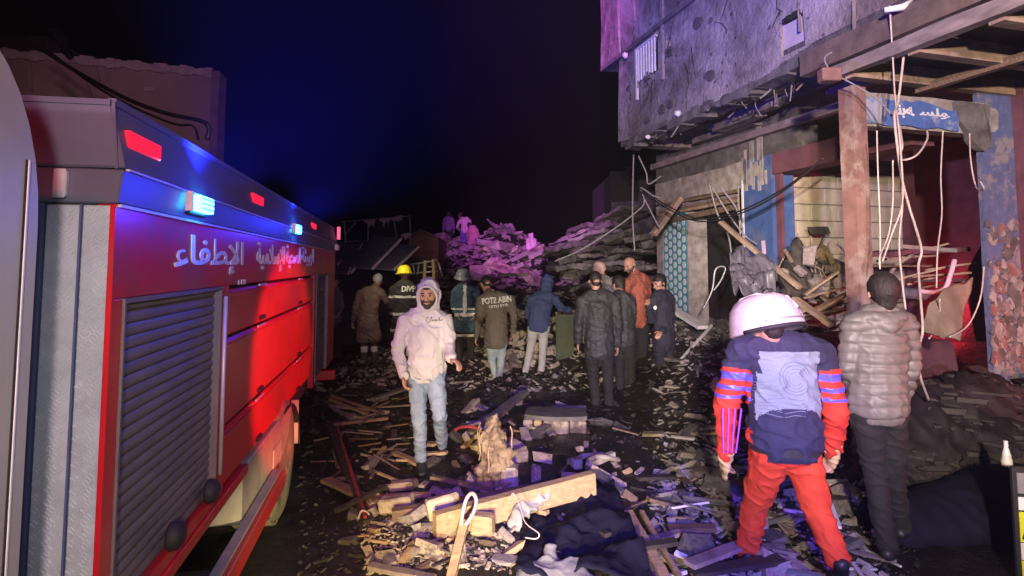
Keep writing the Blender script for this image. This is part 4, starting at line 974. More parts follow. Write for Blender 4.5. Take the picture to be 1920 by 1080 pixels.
def make_people():
    # 1 man in the pale hoodie, walking towards the camera
    J = dict(head=(803, 553, -.05), neck=(800, 590), chest=(799, 622), waist=(799, 665), pelvis=(800, 697), shR=(759, 602), shL=(836, 602), elR=(744, 658, -.02), elL=(843, 648, -.03), haR=(757, 706, -.16), haL=(846, 672, -.18),
             fiR=(759, 728, -.22), fiL=(861, 682, -.24), hiR=(782, 704), hiL=(816, 704), knR=(786, 785, -.08), knL=(824, 775, -.12), anR=(789, 862, .02), anL=(829, 832, .42), toR=(790, 880, -.16), toL=(828, 862, .30))
    hd = C_('pale_hoodie', (.56, .52, .56), (.47, .43, .47), bump=.4, bs=130); jn = C_('pale_jeans', (.25, .31, .42), (.13, .18, .27), bs=160, scale=5)
    T, Jl, bo, jo, A = person('man in a pale hooded sweatshirt and faded jeans walking towards the camera', 5.18, J, vox=.0085, top=hd, pants=jn, hair='short', hood='up', beard=True, face=(-.05, -1, 0), look=(-.05, -1, -.16), toplen=-.02, bulk=.97, slim=.86)
    fwd, sh, up, hf, hs, hu, H = A
    # opening rim of the hood, drawstring, script on the chest
    m = MB(); rim = [H - hu * .012 + hf * (.055 + .03 * math.cos(a)) + hs * math.sin(a) * .086 + hu * math.cos(a) * .104 for a in np.linspace(-2.75, 2.75, 24)]
    m.tube(rim, .010, 8); m.build('hood_rim', hd, jo, smooth=True)
    pts = [(0, .03), (-.012, .045), (-.022, .03), (-.018, .008), (0, 0), (.015, .008), (.02, .035), (.028, .045), (.03, .01), (.04, .022), (.046, .01), (.054, .022), (.06, .01), (.064, .03), (.07, .012), (.08, .022), (.086, .02), (.09, .045), (.094, .012), (.104, .02), (.112, .014), (.118, .03)]
    c = P(797, 609, 5.18 - .3) - T.location; m = MB(); m.tube(catmull([(x * 1.0, y, 0) for x, y in pts], 4), .0024, 5); me = m.mesh('chest_script', M_eye)
    decal(me, jo, c, (1, 0, 0), (0, 0, 1), M_eye, 'chest_script', jo, .003)
    # 2 rescue worker, white helmet
    navy = C_('rescue_navy', (.028, .028, .065), (.018, .018, .045)); rr = C_('rescue_red', (.62, .045, .02), (.52, .03, .015), bs=90); pal = C_('rescue_panel', (.24, .28, .31), (.18, .21, .24))
    J = dict(head=(1434, 606, -.02), neck=(1448, 640), chest=(1462, 700), waist=(1470, 775), pelvis=(1472, 835), shR=(1536, 664, .02), shL=(1390, 656, .05), elR=(1566, 768, .0), elL=(1362, 760, .10), haR=(1560, 845, .14), haL=(1360, 852, .20), fiR=(1552, 878, .22), fiL=(1362, 888, .26),
             hiR=(1500, 846), hiL=(1446, 846), knR=(1530, 950, -.02), knL=(1418, 940, .20), anR=(1570, 1048, -.12), anL=(1400, 1034, .32), toR=(1560, 1074, .10), toL=(1384, 1050, .52))
    Y = 3.35
    def rslot(c, n):
        z = c.z; x = c.x
        return 0
    T0 = [None]
    def slotfn(c, n):
        # yoke and waist navy, back panel pale, sleeves red with taped bands
        ax = c.x - CXR[0]
        if c.z > 1.20 + .10 * abs(ax) and not (abs(ax - .02) < .17 and c.z < 1.33): 
            return 0
        if abs(ax) < .19: 
            return 2 if (1.03 < c.z + .1 * (ax / .19) ** 4 and n.y < .25 and abs(ax) < .175) else (0 if c.z > .74 else 1)
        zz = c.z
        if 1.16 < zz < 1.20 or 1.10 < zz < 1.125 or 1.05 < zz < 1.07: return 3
        return 1
    mid = (P(*J['anL'][:2], Y + .32) + P(*J['anR'][:2], Y - .12)) / 2; CXR = [P(1466, 720, Y).x - mid.x]
    rs = C_('rescue_trousers', (.66, .065, .015), (.56, .045, .012))
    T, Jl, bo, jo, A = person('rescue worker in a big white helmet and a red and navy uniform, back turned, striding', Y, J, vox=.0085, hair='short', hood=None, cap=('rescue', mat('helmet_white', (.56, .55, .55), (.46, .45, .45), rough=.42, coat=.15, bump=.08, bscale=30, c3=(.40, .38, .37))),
                              tmats=[navy, rr, pal, mat('blue_lit_tape', (.14, .12, .80), (.10, .09, .7), rough=.4)], topslot=slotfn, pmats=[rs], pants=rs, bulk=1.10, face=(-.28, 1, 0), look=(-.45, 1, -.35), toplen=-.03, sc_=1.06)  # sleeve tape has the blue lamp light put into its colour
    fwd, sh, up, hf, hs, hu, H = A
    def ring(a, b, t, r, kind='tape_band', w=.014, m_=M_refl):
        a = Vector(a); b = Vector(b); c = a.lerp(b, t); Q = Matrix.Translation(c) @ (b - a).to_track_quat('Z', 'Y').to_matrix().to_4x4(); m = MB(); m.lathe([(r - .008, -w), (r, -w), (r, w), (r - .008, w)], Q, 20); m.build(kind, m_, jo, smooth=False)
    for q in range(4):
        pL = [Jl['shL'].lerp(Jl['elL'], 1.0) + Vector((-.05 + q * .035, -.078, 0)), Jl['elL'].lerp(Jl['haL'], .45) + Vector((-.045 + q * .03, -.074, 0)), Jl['elL'].lerp(Jl['haL'], .9) + Vector((-.035 + q * .024, -.062, 0))]
        m = MB(); 
        for i in range(2): m.bar(pL[i], pL[i + 1], .008, .006, (0, 1, 0))
        m.build('sleeve_piping', mat('violet_piping', (.45, .10, .75), (.4, .08, .7), rough=.5), jo)
    c0 = P(1496, 712, Y - .16) - T.location
    for r_ in (.035, .052, .069, .086):
        m = MB(); m.tube([(r_ * math.cos(a), r_ * math.sin(a), 0) for a in np.linspace(.2, 5.6, 26)], .0022, 5); decal(m.mesh('back_print', M_refl), jo, c0, (1, 0, 0), (0, 0, 1), mat('back_print', (.16, .19, .24), rough=.8), 'back_print', jo, .002)
    for q in range(9):
        m = MB(); zq = -.02 - .022 * q; m.tube([(x, zq + .006 * math.sin(x * 40 + q), 0) for x in np.linspace(-.20, -.10 if q < 4 else .04, 10)], .0018, 5); decal(m.mesh('back_print', M_refl), jo, c0, (1, 0, 0), (0, 0, 1), mat('back_print', (.16, .19, .24), rough=.8), 'back_print', jo, .002)
    for q in 'LR':
        a_, e_, h_ = Jl['sh' + q], Jl['el' + q], Jl['ha' + q]; d_ = (h_ - e_).normalized()
        gl = fuse('glove', [(h_ - d_ * .05, h_ + d_ * .02, .050, .046), (h_ + d_ * .02, h_ + d_ * .10, .05, .045, (0, 1, 0), .6, .5), (h_ + d_ * .08, h_ + d_ * .17 + Vector((.01, .03, 0)), .042, .022, (0, 1, 0), .6, .5), (h_ + d_ * .03, h_ + d_ * .09 + Vector((0, .055, 0)), .02, .016)], .008, [C_('leather_glove', (.62, .46, .22), (.5, .36, .16))], 2, .006)
        link('glove', gl, T)
    m = MB(); m.lathe([(.182, -.03), (.19, -.03), (.19, .03), (.182, .03)], Matrix.Translation(Jl['waist'].lerp(Jl['pelvis'], .95)) @ Matrix.Diagonal((1, .84, 1, 1)), 28); m.build('belt', M_black, T)
    # 3 man in puffer jacket, back to camera
    J = dict(head=(1655, 553, .0), neck=(1652, 592), chest=(1648, 640), waist=(1645, 710), pelvis=(1645, 765), shR=(1697, 610, .02), shL=(1600, 612, .0), elR=(1706, 690, .05), elL=(1590, 690, .02), haR=(1690, 752, .22), haL=(1600, 752, .22), fiR=(1680, 770, .3), fiL=(1610, 770, .3),
             hiR=(1670, 772), hiL=(1622, 772), knR=(1672, 880, .08), knL=(1640, 890, .02), anR=(1690, 990, .28), anL=(1664, 1028, -.02), toR=(1705, 1002, .52), toL=(1684, 1048, .20))
    puf = C_('grey_puffer', (.17, .155, .15), (.13, .12, .115), rough=.5, bump=.15, bs=160)
    blk = C_('black_trousers', (.012, .012, .014), (.008, .008, .01))
    def puff(p, n):
        z = p[2]; return .016 * (abs(math.sin(z * math.pi / .062 + 1.2 * noise.noise(Vector(p) * 3))) ** .45) - .011 + .004 * noise.noise(Vector(p) * 22)
    person('man with cropped hair in a grey quilted jacket seen from behind beside the rescue worker', 3.62, J, vox=.009, top=puf, pants=blk, hair='short', hood='down', topfn=puff, face=(.05, 1, 0), look=(.12, 1, 0), shoe=M_sole, bulk=1.02, toplen=-.02, slim=.92)
    # 4 man in the brown jacket with lettering
    br = C_('brown_jacket', (.135, .115, .095), (.10, .085, .07)); jb = C_('blue_grey_jeans', (.34, .41, .45), (.26, .32, .36))
    Y = 8.9
    J = dict(head=(911, 533, .15), neck=(918, 550, .06), chest=(928, 572), waist=(931, 606), pelvis=(930, 634), shR=(957, 562), shL=(902, 562), elR=(964, 595, .0), elL=(897, 600, .02), haR=(962, 622, .1), haL=(893, 632, .1),
             hiR=(941, 638), hiL=(921, 638), knR=(940, 672, .05), knL=(922, 675, .1), anR=(936, 706, -.05), anL=(930, 708, .1))
    T, Jl, bo, jo, A = person('man in a dark brown jacket with white lettering across the shoulders and pale jeans', Y, J, vox=.013, top=br, pants=jb, hair='crop', hood=None, face=(-.1, 1, 0), look=(-.5, 1, -.4), bulk=1.02, toplen=.05, slim=.85)
    me = text_fit('POTI! ABIN', .44, .095, .03); c = P(903, 573, Y - .3) - T.location; decal(me, jo, c, (1, 0, .10), (-.10, 0, 1), M_white, 'jacket_lettering', jo, .01)
    me = text_fit('TETLI ETIR', .30, .035, .02); c = P(915, 579.5, Y - .3) - T.location; decal(me, jo, c, (1, 0, .10), (-.10, 0, 1), M_white, 'jacket_lettering', jo, .01)
    # 5 man in blue hoodie reaching right
    bh = C_('blue_hoodie', (.055, .075, .20), (.04, .055, .15)); lj = C_('light_jeans', (.50, .50, .50), (.38, .38, .40))
    J = dict(head=(1027, 532, .12), neck=(1022, 552, .05), chest=(1015, 570), waist=(1012, 592), pelvis=(1010, 610), shR=(1040, 560, .05), shL=(996, 562), elR=(1052, 578, .12), elL=(990, 590, .1), haR=(1070, 582, .25), haL=(1000, 602, .25),
             hiR=(1021, 614), hiL=(1000, 614), knR=(1018, 652, .05), knL=(994, 655, .02), anR=(1015, 695, .0), anL=(985, 697, -.1))
    person('man in a dark blue hooded top and light jeans reaching to the right', 9.4, J, vox=.013, top=bh, pants=lj, hair=None, hood='up', face=(.2, 1, 0), look=(.5, 1, -.3), bulk=1.03, shoe=M_sole, slim=.88)
    # 6 man in long black padded coat from behind
    bk = C_('black_coat', (.042, .042, .050), (.028, .028, .034), rough=.6); bt = C_('dark_trousers', (.014, .013, .015), (.01, .009, .01))
    person('heavy-set man in a black padded jacket seen from behind, in front of the group', 7.6, dict(head=(1116, 528, .02), neck=(1118, 552), chest=(1122, 575), waist=(1123, 620), pelvis=(1124, 652), shR=(1152, 564), shL=(1092, 564), elR=(1160, 605), elL=(1086, 605, -.02), haR=(1158, 648, .06), haL=(1084, 642, .03),
           hiR=(1138, 655), hiL=(1110, 655), knR=(1140, 705), knL=(1112, 707, .04), anR=(1142, 758), anL=(1118, 760, .02)), vox=.012, top=bk, pants=bt, hair='crop', face=(-.05, 1, 0), look=(-.15, 1, -.1), bulk=1.12, toplen=.04)
    # 7 grey jacket behind
    gj = C_('grey_jacket', (.17, .17, .165), (.12, .12, .12))
    person('man in a grey jacket and pale cap leaning forward behind the heavy-set man', 8.6, dict(head=(1124, 508, .15), neck=(1134, 525, .05), chest=(1146, 547), waist=(1155, 585), pelvis=(1158, 612), shR=(1164, 538), shL=(1124, 538), elR=(1168, 572), elL=(1120, 570, .1), haR=(1160, 600, .1), haL=(1112, 590, .3),
           hiR=(1168, 616), hiL=(1150, 616), knR=(1168, 665), knL=(1150, 665), anR=(1168, 718), anL=(1150, 718)), vox=.014, top=gj, pants=bt, hair=None, cap=('beanie', C_('tan_cap', (.5, .36, .3))), face=(-.6, .8, 0), look=(-.8, .6, -.3))
    # 8 black-clothed man with a sleeve badge
    T, Jl, bo, jo, A = person('man all in black with a small white sleeve badge beside the rust jacket', 8.1, dict(head=(1160, 535, .1), neck=(1161, 554), chest=(1165, 575), waist=(1168, 612), pelvis=(1170, 640), shR=(1184, 566), shL=(1150, 566), elR=(1186, 600), elL=(1150, 600), haR=(1180, 628, .1), haL=(1150, 628, .1),
           hiR=(1180, 644), hiL=(1162, 644), knR=(1182, 690), knL=(1162, 690), anR=(1184, 740), anL=(1164, 740)), vox=.014, top=bk, pants=bt, hair='short', face=(-.3, 1, 0), look=(-.6, 1, -.5))
    me = text_fit('-', .06, .085); c = P(1160, 575, 7.7) - T.location; decal(me, jo, c, (1, 0, .1), (0, 0, 1), M_white, 'sleeve_badge', jo, .01)
    # 9 rust jacket, bearded, bald
    ru = C_('rust_jacket', (.36, .10, .065), (.27, .075, .05))
    person('bald bearded man in a rust red jacket looking down to the left', 8.75, dict(head=(1181, 497, -.02), neck=(1192, 517), chest=(1197, 540), waist=(1198, 575), pelvis=(1197, 600), shR=(1176, 533, -.16), shL=(1212, 528, .12), elR=(1172, 562, -.2), elL=(1214, 562, .05), haR=(1164, 548, -.32), haL=(1206, 590, -.05), fiR=(1162, 536, -.36),
           hiR=(1190, 605), hiL=(1205, 605), knR=(1190, 655), knL=(1206, 655), anR=(1190, 706), anL=(1207, 706)), vox=.012, top=ru, pants=bt, hair=None, beard=True, face=(-.8, -.55, 0), look=(-.7, -.6, -.45), sc_=1.04)
    # 10 navy jacket at right of the group
    nv = C_('navy_jacket', (.030, .030, .052), (.02, .02, .036))
    T, Jl, bo, jo, A = person('dark-haired man in a navy jacket with a round white badge beside the tiled pier', 8.2, dict(head=(1237, 532, -.02), neck=(1240, 550), chest=(1243, 572), waist=(1245, 612), pelvis=(1246, 642), shR=(1226, 562, -.12), shL=(1256, 562, .12), elR=(1222, 600, -.12), elL=(1259, 600, .1), haR=(1216, 572, -.3), haL=(1240, 622, -.2),
           hiR=(1238, 646, -.04), hiL=(1252, 646, .04), knR=(1238, 690), knL=(1252, 690), anR=(1236, 740, -.03), anL=(1250, 738, .06)), vox=.012, top=nv, pants=C_('navy_trousers', (.02, .02, .035)), hair='short', face=(-.95, -.3, 0), look=(-.9, -.45, -.3))
    m = MB(); m.lathe([(0, 0), (.028, 0), (.028, .003), (0, .003)], Matrix.Identity(4), 12); me = m.mesh('badge', M_white); c = P(1236, 579, 7.8) - T.location; decal(me, jo, c, (1, 0, 0), (0, 0, 1), M_white, 'round_badge', jo, .006)
    # 11 brown coat man with pale gaiters
    bc = C_('brown_coat', (.22, .15, .12), (.15, .10, .085)); dk = C_('brown_trousers', (.09, .065, .05)); 
    def gs(c, n): return 1 if .32 < c.z < .42 else 0
    person('man in a knee-length brown coat with white bands above his boots', 11.0, dict(head=(708, 527, .25), neck=(702, 540, .1), chest=(694, 560), waist=(690, 590), pelvis=(690, 610), shR=(713, 549), shL=(676, 551), elR=(724, 565, .1), elL=(666, 578), haR=(716, 548, .3), haL=(662, 602, .05),
           hiR=(699, 613), hiL=(681, 613), knR=(702, 640), knL=(683, 642), anR=(702, 678), anL=(682, 684)), vox=.016, top=bc, pmats=[dk, M_refl], pslot=gs, hair=None, cap=('beanie', C_('light_cap', (.5, .5, .52))), face=(.3, 1, 0), look=(.5, 1, -.3), coat=.75, bulk=1.1)
    # 12 firefighter, yellow helmet
    ff = C_('fire_coat', (.035, .033, .030), (.022, .02, .02))
    def ffs(c, n):
        return 1 if (.98 < c.z < 1.03 or 1.28 < c.z < 1.32 or .70 < c.z < .74) else 0
    T, Jl, bo, jo, A = person('firefighter in a yellow helmet and a black coat with reflective bands', 10.4, dict(head=(758, 516, .05), neck=(757, 533), chest=(757, 550), waist=(757, 583), pelvis=(757, 605), shR=(777, 545), shL=(738, 545), elR=(785, 575), elL=(734, 575), haR=(782, 600, .15), haL=(738, 600, .15),
           hiR=(767, 608), hiL=(748, 608), knR=(768, 645), knL=(747, 645), anR=(769, 688), anL=(747, 688)), vox=.015, tmats=[ff, M_refl], topslot=ffs, pmats=[ff, M_refl], pslot=lambda c, n: 1 if .28 < c.z < .34 else 0, hair=None, cap=('helmet', mat('yellow_helmet', (.85, .75, .02), (.75, .65, .02), rough=.35)), face=(0, 1, 0), look=(-.3, 1, -.1), bulk=1.15, coat=.4)
    me = text_fit('DIVP', .24, .10, .03); c = P(745, 549, 9.9) - T.location; decal(me, jo, c, (1, 0, 0), (0, 0, 1), M_refl, 'coat_lettering', jo, .01)
    # 13 firefighter, blue light painted into the coat colour
    fb = C_('blue_lit_coat', (.05, .12, .18), (.03, .08, .12))
    T, Jl, bo, jo, A = person('firefighter in a blue-lit dark coat with pale cross straps and a wide waist band', 10.6, dict(head=(868, 522, .0), neck=(871, 538), chest=(872, 553), waist=(872, 578), pelvis=(872, 598), shR=(854, 548), shL=(891, 548), elR=(850, 572), elL=(896, 570), haR=(858, 592, -.15), haL=(890, 590, -.15),
           hiR=(863, 602), hiL=(881, 602), knR=(862, 640), knL=(882, 640), anR=(861, 682), anL=(883, 682)), vox=.015, tmats=[fb, M_refl], topslot=lambda c, n: 1 if (.93 < c.z < .99 or 1.04 < c.z < 1.07) or (abs(c.x + .0) < .03 and c.z > 1.0) else 0, pmats=[ff, M_refl], pslot=lambda c, n: 1 if .56 < c.z < .61 else 0, hair=None,
           cap=('helmet', mat('dark_helmet', (.25, .28, .34), rough=.4)), face=(0, -1, 0), look=(.1, -1, -.3), bulk=1.12, coat=.3)
    # 14 man half hidden behind the engine's rear corner
    person('man in a dark top half hidden by the rear corner of the fire engine', 11.5, dict(head=(628, 529, .0), neck=(627, 542), chest=(625, 557), waist=(624, 585), pelvis=(624, 605), shR=(608, 550), shL=(636, 552), elR=(604, 575), elL=(641, 575), haR=(610, 592, -.15), haL=(636, 588, -.2),
           hiR=(616, 608), hiL=(632, 608), knR=(616, 640), knL=(633, 640), anR=(615, 672), anL=(634, 672)), vox=.016, top=C_('slate_top', (.12, .11, .16)), pants=bt, hair='short', face=(.2, -1, 0), look=(.5, -1, -.1))
    # 15-17 figures on the rubble, lit magenta
    Y = 22.0
    person('man in a dark top standing leftmost on the far rubble pile', Y, std(841, 466, Y - .2, vh=398), vox=.022, top=C_('violet_top', (.16, .12, .24)), pants=bt, hair='short', hands=True)
    person('stooping figure in a pale jacket and blue trousers on the far rubble pile', Y, dict(head=(863, 404, .0), neck=(868, 411), chest=(873, 417), waist=(873, 427), pelvis=(872, 433), shR=(880, 414, .05), shL=(861, 416), elR=(883, 424), elL=(857, 426, .1), haR=(874, 428, .2), haL=(862, 432, .3),
           hiR=(876, 435), hiL=(867, 435), knR=(876, 449), knL=(867, 449), anR=(877, 462), anL=(867, 463)), vox=.022, top=C_('pale_jacket', (.55, .42, .5)), pants=C_('blue_trousers', (.10, .10, .30)), hair='short', face=(-.5, 1, 0), look=(-.6, 1, -.4))
    person('bent figure in a pinkish coat at the right on top of the far rubble pile', Y - .3, dict(head=(880, 424, .2), neck=(884, 428), chest=(887, 433), waist=(888, 443), pelvis=(888, 449), shR=(893, 432), shL=(880, 433), elR=(896, 440), elL=(877, 442, .1), haR=(890, 446, .2), haL=(878, 450, .2),
           hiR=(892, 451), hiL=(884, 451), knR=(893, 460), knL=(884, 460), anR=(893, 470), anL=(884, 470)), vox=.022, top=C_('pink_coat', (.48, .26, .30)), pants=C_('tan_trousers', (.36, .22, .18)), hair='short', face=(-.5, 1, 0), look=(-.6, 1, -.5), bulk=1.15, coat=.5)
make_people()

# ------------------------------------------------------------------ objects lying in the street
def board(u0, v0, u1, v1, z0, z1, w, h, mt, name, label, cat='board', group=None, amp=.006, Y=None, up=(0, 0, 1)):
    if Y: p, q = P(u0, v0, Y[0]), P(u1, v1, Y[1])
    else: p, q = G(u0, v0, z0), G(u1, v1, z1)
    c = (p + q) / 2; m = MB(); m.bar(p - c, q - c, w, h, up); o = m.build(name, mt, bevel=0); o.location = c
    bm = bmesh.new(); bm.from_mesh(o.data); bmesh.ops.subdivide_edges(bm, edges=[e for e in bm.edges if e.calc_length() > .2], cuts=7, use_grid_fill=True)
    for vtx in bm.verts: vtx.co += noise.noise_vector(vtx.co * 6 + Vector((u0, 0, 0))) * amp + noise.noise_vector(vtx.co * 30) * amp * .4
    bm.to_mesh(o.data); bm.free(); return tag(o, label, cat, group)
board(815, 985, 1112, 905, .16, .22, .07, .15, M_wood, 'timber_beam', 'long pale timber beam lying across the foreground heap', 'beam', amp=.004)
board(735, 965, 1052, 908, .10, .20, .06, .06, M_wood2, 'timber_batten', 'thin dark batten lying just behind the long pale beam', 'beam')
board(880, 815, 985, 735, .03, .12, .10, .05, M_galv, 'metal_channel', 'grey channel section leaning up towards the round concrete lump', 'metal channel')
board(868, 840, 975, 745, .02, .08, .05, .04, M_wood, 'wood_strip', 'yellowish strip beside the grey channel section', 'board')
board(1125, 955, 1255, 1120, .06, .04, .12, .03, M_wood2, 'wide_plank', 'wide dark plank running to the bottom edge, left of the pale split boards', 'board')
board(1178, 960, 1262, 1110, .09, .05, .06, .03, M_wood, 'split_board', 'pale split board right of the wide dark plank', 'board')
board(1202, 960, 1290, 1110, .06, .05, .03, .03, M_wood, 'split_lath', 'thin pale lath at the right side of the split boards', 'board')
board(1102, 872, 1165, 925, .08, .03, .06, .04, M_galv, 'bent_pipe_leg', 'pale angle bar pointing down right of the beam end', 'metal bar')
board(1102, 872, 1150, 852, .09, .12, .05, .05, M_conc, 'pale_bar', 'short pale bar meeting the angle bar at its upper end', 'metal bar')
board(612, 797, 728, 784, .04, .05, .05, .03, M_post, 'reddish_lath', 'reddish lath lying beside the rear wheel of the engine', 'board')
for i, (a, b, c, d, h) in enumerate([(622, 742, 720, 775, .2), (618, 748, 690, 778, .12), (625, 762, 715, 770, .08), (640, 775, 700, 788, .05), (618, 760, 660, 786, .1)]):
    board(a, b, c, d, h, .04, .04, .025, random.choice([M_wood2, M_wood, M_rail]), 'fallen_batten', 'batten in the loose heap behind the rear wheel of the engine', 'board', 'battens heaped behind the rear wheel')
board(618, 800, 690, 985, .12, .03, .07, .07, M_char, 'charred_pole', 'charred pole lying along the side of the engine', 'pole')
board(632, 800, 686, 970, .15, .08, .02, .02, M_redcloth, 'red_hose', 'thin red rod along the charred pole', 'rod')
board(722, 838, 690, 870, .05, .02, .03, .02, M_wood, 'splinter', 'pale splinter standing out near the hooded man\'s path', 'splinter')
board(845, 1090, 872, 978, .05, .24, .05, .04, M_wood, 'rough_stake', 'rough stake rising from the bottom edge against the beam', 'stake')
board(700, 748, 762, 728, .12, .16, .09, .03, M_galv, 'bent_sheet_strip', 'grey strip pointing left behind the hooded man', 'metal strip')
board(1262, 690, 1335, 610, .3, .6, .03, .03, M_white, 'white_tube', 'thin white tube leaning on the debris beside the tiled pier', 'tube', Y=(8.0, 8.6))
board(1262, 580, 1318, 614, 0, 0, .16, .05, M_white, 'pale_plank', 'pale plank sloping down from the foot of the tiled pier', 'board', Y=(9.2, 8.4))
board(1350, 415, 1500, 540, 0, 0, .05, .05, M_joist, 'leaning_pole', 'brown pole leaning diagonally across the blue pillar', 'pole', Y=(7.6, 6.6))
board(1425, 655, 1480, 905, 0, 0, .05, .03, M_galv, 'far_bar', 'thin bar lying behind the rescue worker', 'bar', Y=(7, 5))
board(1490, 560, 1560, 610, 0, 0, .08, .04, M_joist, 'leaning_board', 'brown board leaning in the shop doorway', 'board', Y=(6.0, 5.6))
for i in range(16):
    u = random.uniform(1470, 1600); v = random.uniform(545, 620)
    board(u, v, u + random.uniform(50, 110), v - random.uniform(-10, 55), 0, 0, random.uniform(.02, .06), .02, random.choice([M_wood2, M_char, M_joist, M_rail]), 'broken_lath', 'broken lath in the tangle inside the near shop', 'lath', 'broken laths inside the near shop', Y=(random.uniform(5.8, 7.2), random.uniform(5.8, 7.2)))
for i in range(12):
    u = random.uniform(1640, 1740); v = random.uniform(480, 560)
    board(u, v, u + random.uniform(50, 120), v - random.uniform(-5, 30), 0, 0, random.uniform(.02, .05), .02, random.choice([M_wood2, M_char, M_joist]), 'broken_lath', 'broken lath in the tangle inside the near shop', 'lath', 'broken laths inside the near shop', Y=(random.uniform(5.6, 6.6), random.uniform(5.6, 6.6)))
# cut block with layered top
c = G(1042, 806); T = empty('kerb_stones', (c.x, c.y, gz(c.x, c.y)), R(-6), 'low curved block of pale dressed stones with a dark flat top in mid street', 'stone block')
m = MB(); pts = [(-.34 + .68 * k / 10, -.02 - .07 * math.sin(math.pi * k / 10)) for k in range(11)] + [(.33, .34), (-.33, .34)]
m.prism(pts, .13, .175, 'z'); o = m.build('dark_top', M_conc2, T); rough_up(o, .006, 9, 1)
for (a, b, mt) in ((-.35, -.25, M_block), (-.235, -.15, M_wood), (-.13, .14, M_block), (.15, .33, M_block)):
    m = MB(); m.box((a, -.07 - .02 * (abs(a + b) < .3), -.02), (b, .28, .128)); m.build('stone', mt, T, bevel=.012)
# earthy roll standing on end
c = G(933, 922); T = empty('straw_roll', (c.x, c.y, gz(c.x, c.y) - .02), 0, 'ragged upright lump of earth and torn matting beside the beam', 'rubble lump')
def lump(n, segs, m_, par, amp, fr, vox=.014, lab=None, name=None, cat=None, loc=None):
    me = fuse(name or n, segs, vox, [m_], 1, fn=lambda p, q: amp * noise.noise(Vector(p) * fr) + amp * .6 * noise.noise(Vector(p) * fr * 2.7) + amp * .35 * abs(noise.noise(Vector(p) * fr * 6)))
    o = link(name or n, me, par, loc); 
    return o
lump('core', [((-.02, 0, .05), (-.02, .02, .50), .09, .07), ((-.11, .0, .0), (-.08, 0, .46), .05, .045), ((.05, 0, .05), (.06, 0, .28), .08, .06), ((-.05, 0, .5), (.0, 0, .60), .04, .02), ((-.1, -.02, .40), (-.13, 0, .43), .03, .025)], M_strawbale, T, .055, 13, .011)
for k in range(14):
    a = random.uniform(0, 6.28); x, y = -.02 + .12 * math.cos(a), .09 * math.sin(a); z = random.uniform(.1, .55); m = MB()
    m.tube(catmull([(x, y, z), (x * 1.15, y * 1.15, z - .05), (x * 1.1, y * 1.2, z - .14), (x * 1.2, y * 1.1, z - .2)], 4), .006, 5); m.build('torn_strand', random.choice([M_wood, M_strawbale]), T, smooth=True)
m = MB(); m.box((.03, -.09, .0), (.16, .05, .22)); o = m.build('block_face', M_block, T, bevel=.02)
# loose dressed blocks in the front heap
for (u, v, w, d, h, rz, lab) in ((745, 968, .24, .12, .10, -6, 'pale square block under the left end of the beam, leftmost'), (758, 925, .20, .14, .06, -14, 'flat pale block tilted behind the leftmost pale block'), (836, 1002, .22, .10, .17, 20, 'pale slab standing at the left end of the beam'),
        (905, 1032, .14, .10, .12, -12, 'square wooden offcut below the middle of the beam'), (876, 1022, .09, .08, .12, 8, 'small wooden offcut beside the stake'), (1082, 880, .09, .08, .08, 20, 'small stack block behind the beam near its right end'), (1088, 868, .07, .05, .05, 5, 'smallest pale block on top of the small block behind the beam'), (1070, 912, .16, .1, .1, 0, 'rounded pale stone right behind the beam')):
    g = G(u, v); m = MB(); m.box((-w / 2, -d / 2, 0), (w / 2, d / 2, h)); o = m.build('loose_block', M_block if 'wood' not in lab else M_wood, bevel=.012)
    rough_up(o, .008, 14, 1, u); o.location = (g.x, g.y, gz(g.x, g.y) + (.09 if 'smallest' in lab else .015)); o.rotation_euler = (R(random.uniform(-12, 12)), R(random.uniform(-10, 10)), R(rz)); tag(o, lab, 'block')
# dark sheet lit blue, grey sack at the bottom edge, jeans leg shape
def sheet(name, corners, n, mt, amp, fr, label, cat, thick=.012, seed=0, hang=None):
    a, b, c_, d = [Vector(x) for x in corners]; vs = []; 
    for j in range(n + 1):
        for i in range(n + 1):
            s_, t_ = i / n, j / n; p = a.lerp(b, s_).lerp(d.lerp(c_, s_), t_)
            q = p * fr + Vector((seed, 0, 0)); p = p + Vector((0, 0, 1)) * (amp * noise.noise(q) + amp * .4 * (1 - 2 * abs(noise.noise(q * 2.3)))) + Vector((0, -1, 0)) * amp * .6 * noise.noise(q * 1.4 + Vector((5, 5, 5)))
            vs.append(p)
    ctr = sum(vs, Vector()) / len(vs); vs = [v - ctr for v in vs]
    fs = [(j*(n+1)+i, j*(n+1)+i+1, (j+1)*(n+1)+i+1, (j+1)*(n+1)+i) for j in range(n) for i in range(n)]
    me = bpy.data.meshes.new(name); me.from_pydata([tuple(v) for v in vs], [], fs); me.materials.append(mt)
    for p in me.polygons: p.use_smooth = True
    o = link(name, me, None, ctr); md = o.modifiers.new('t', 'SOLIDIFY'); md.thickness = thick; return tag(o, label, cat)
zz = .09
sheet('tarpaulin', [G(965, 1075, zz), G(1235, 1100, zz), G(1150, 905, zz), G(1010, 935, zz)], 46, M_tarp, .09, 4.5, 'dark tarpaulin spread in the foreground in front of the beam end', 'tarpaulin')
g = G(1035, 1100); T = link('sack', fuse('sack', [((-.16, 0, .04), (.14, 0, .05), .09, .12), ((-.02, .05, .06), (.0, .10, .20), .10, .04), ((.12, 0, .05), (.24, -.03, .02), .10, .07)], .011, [M_sack], 5, .014, (9, 9, 6), 2), None, (g.x, g.y, gz(g.x, g.y))); T.scale = (.8, .8, .7); tag(T, 'crumpled grey sack at the bottom edge of the photo', 'sack')
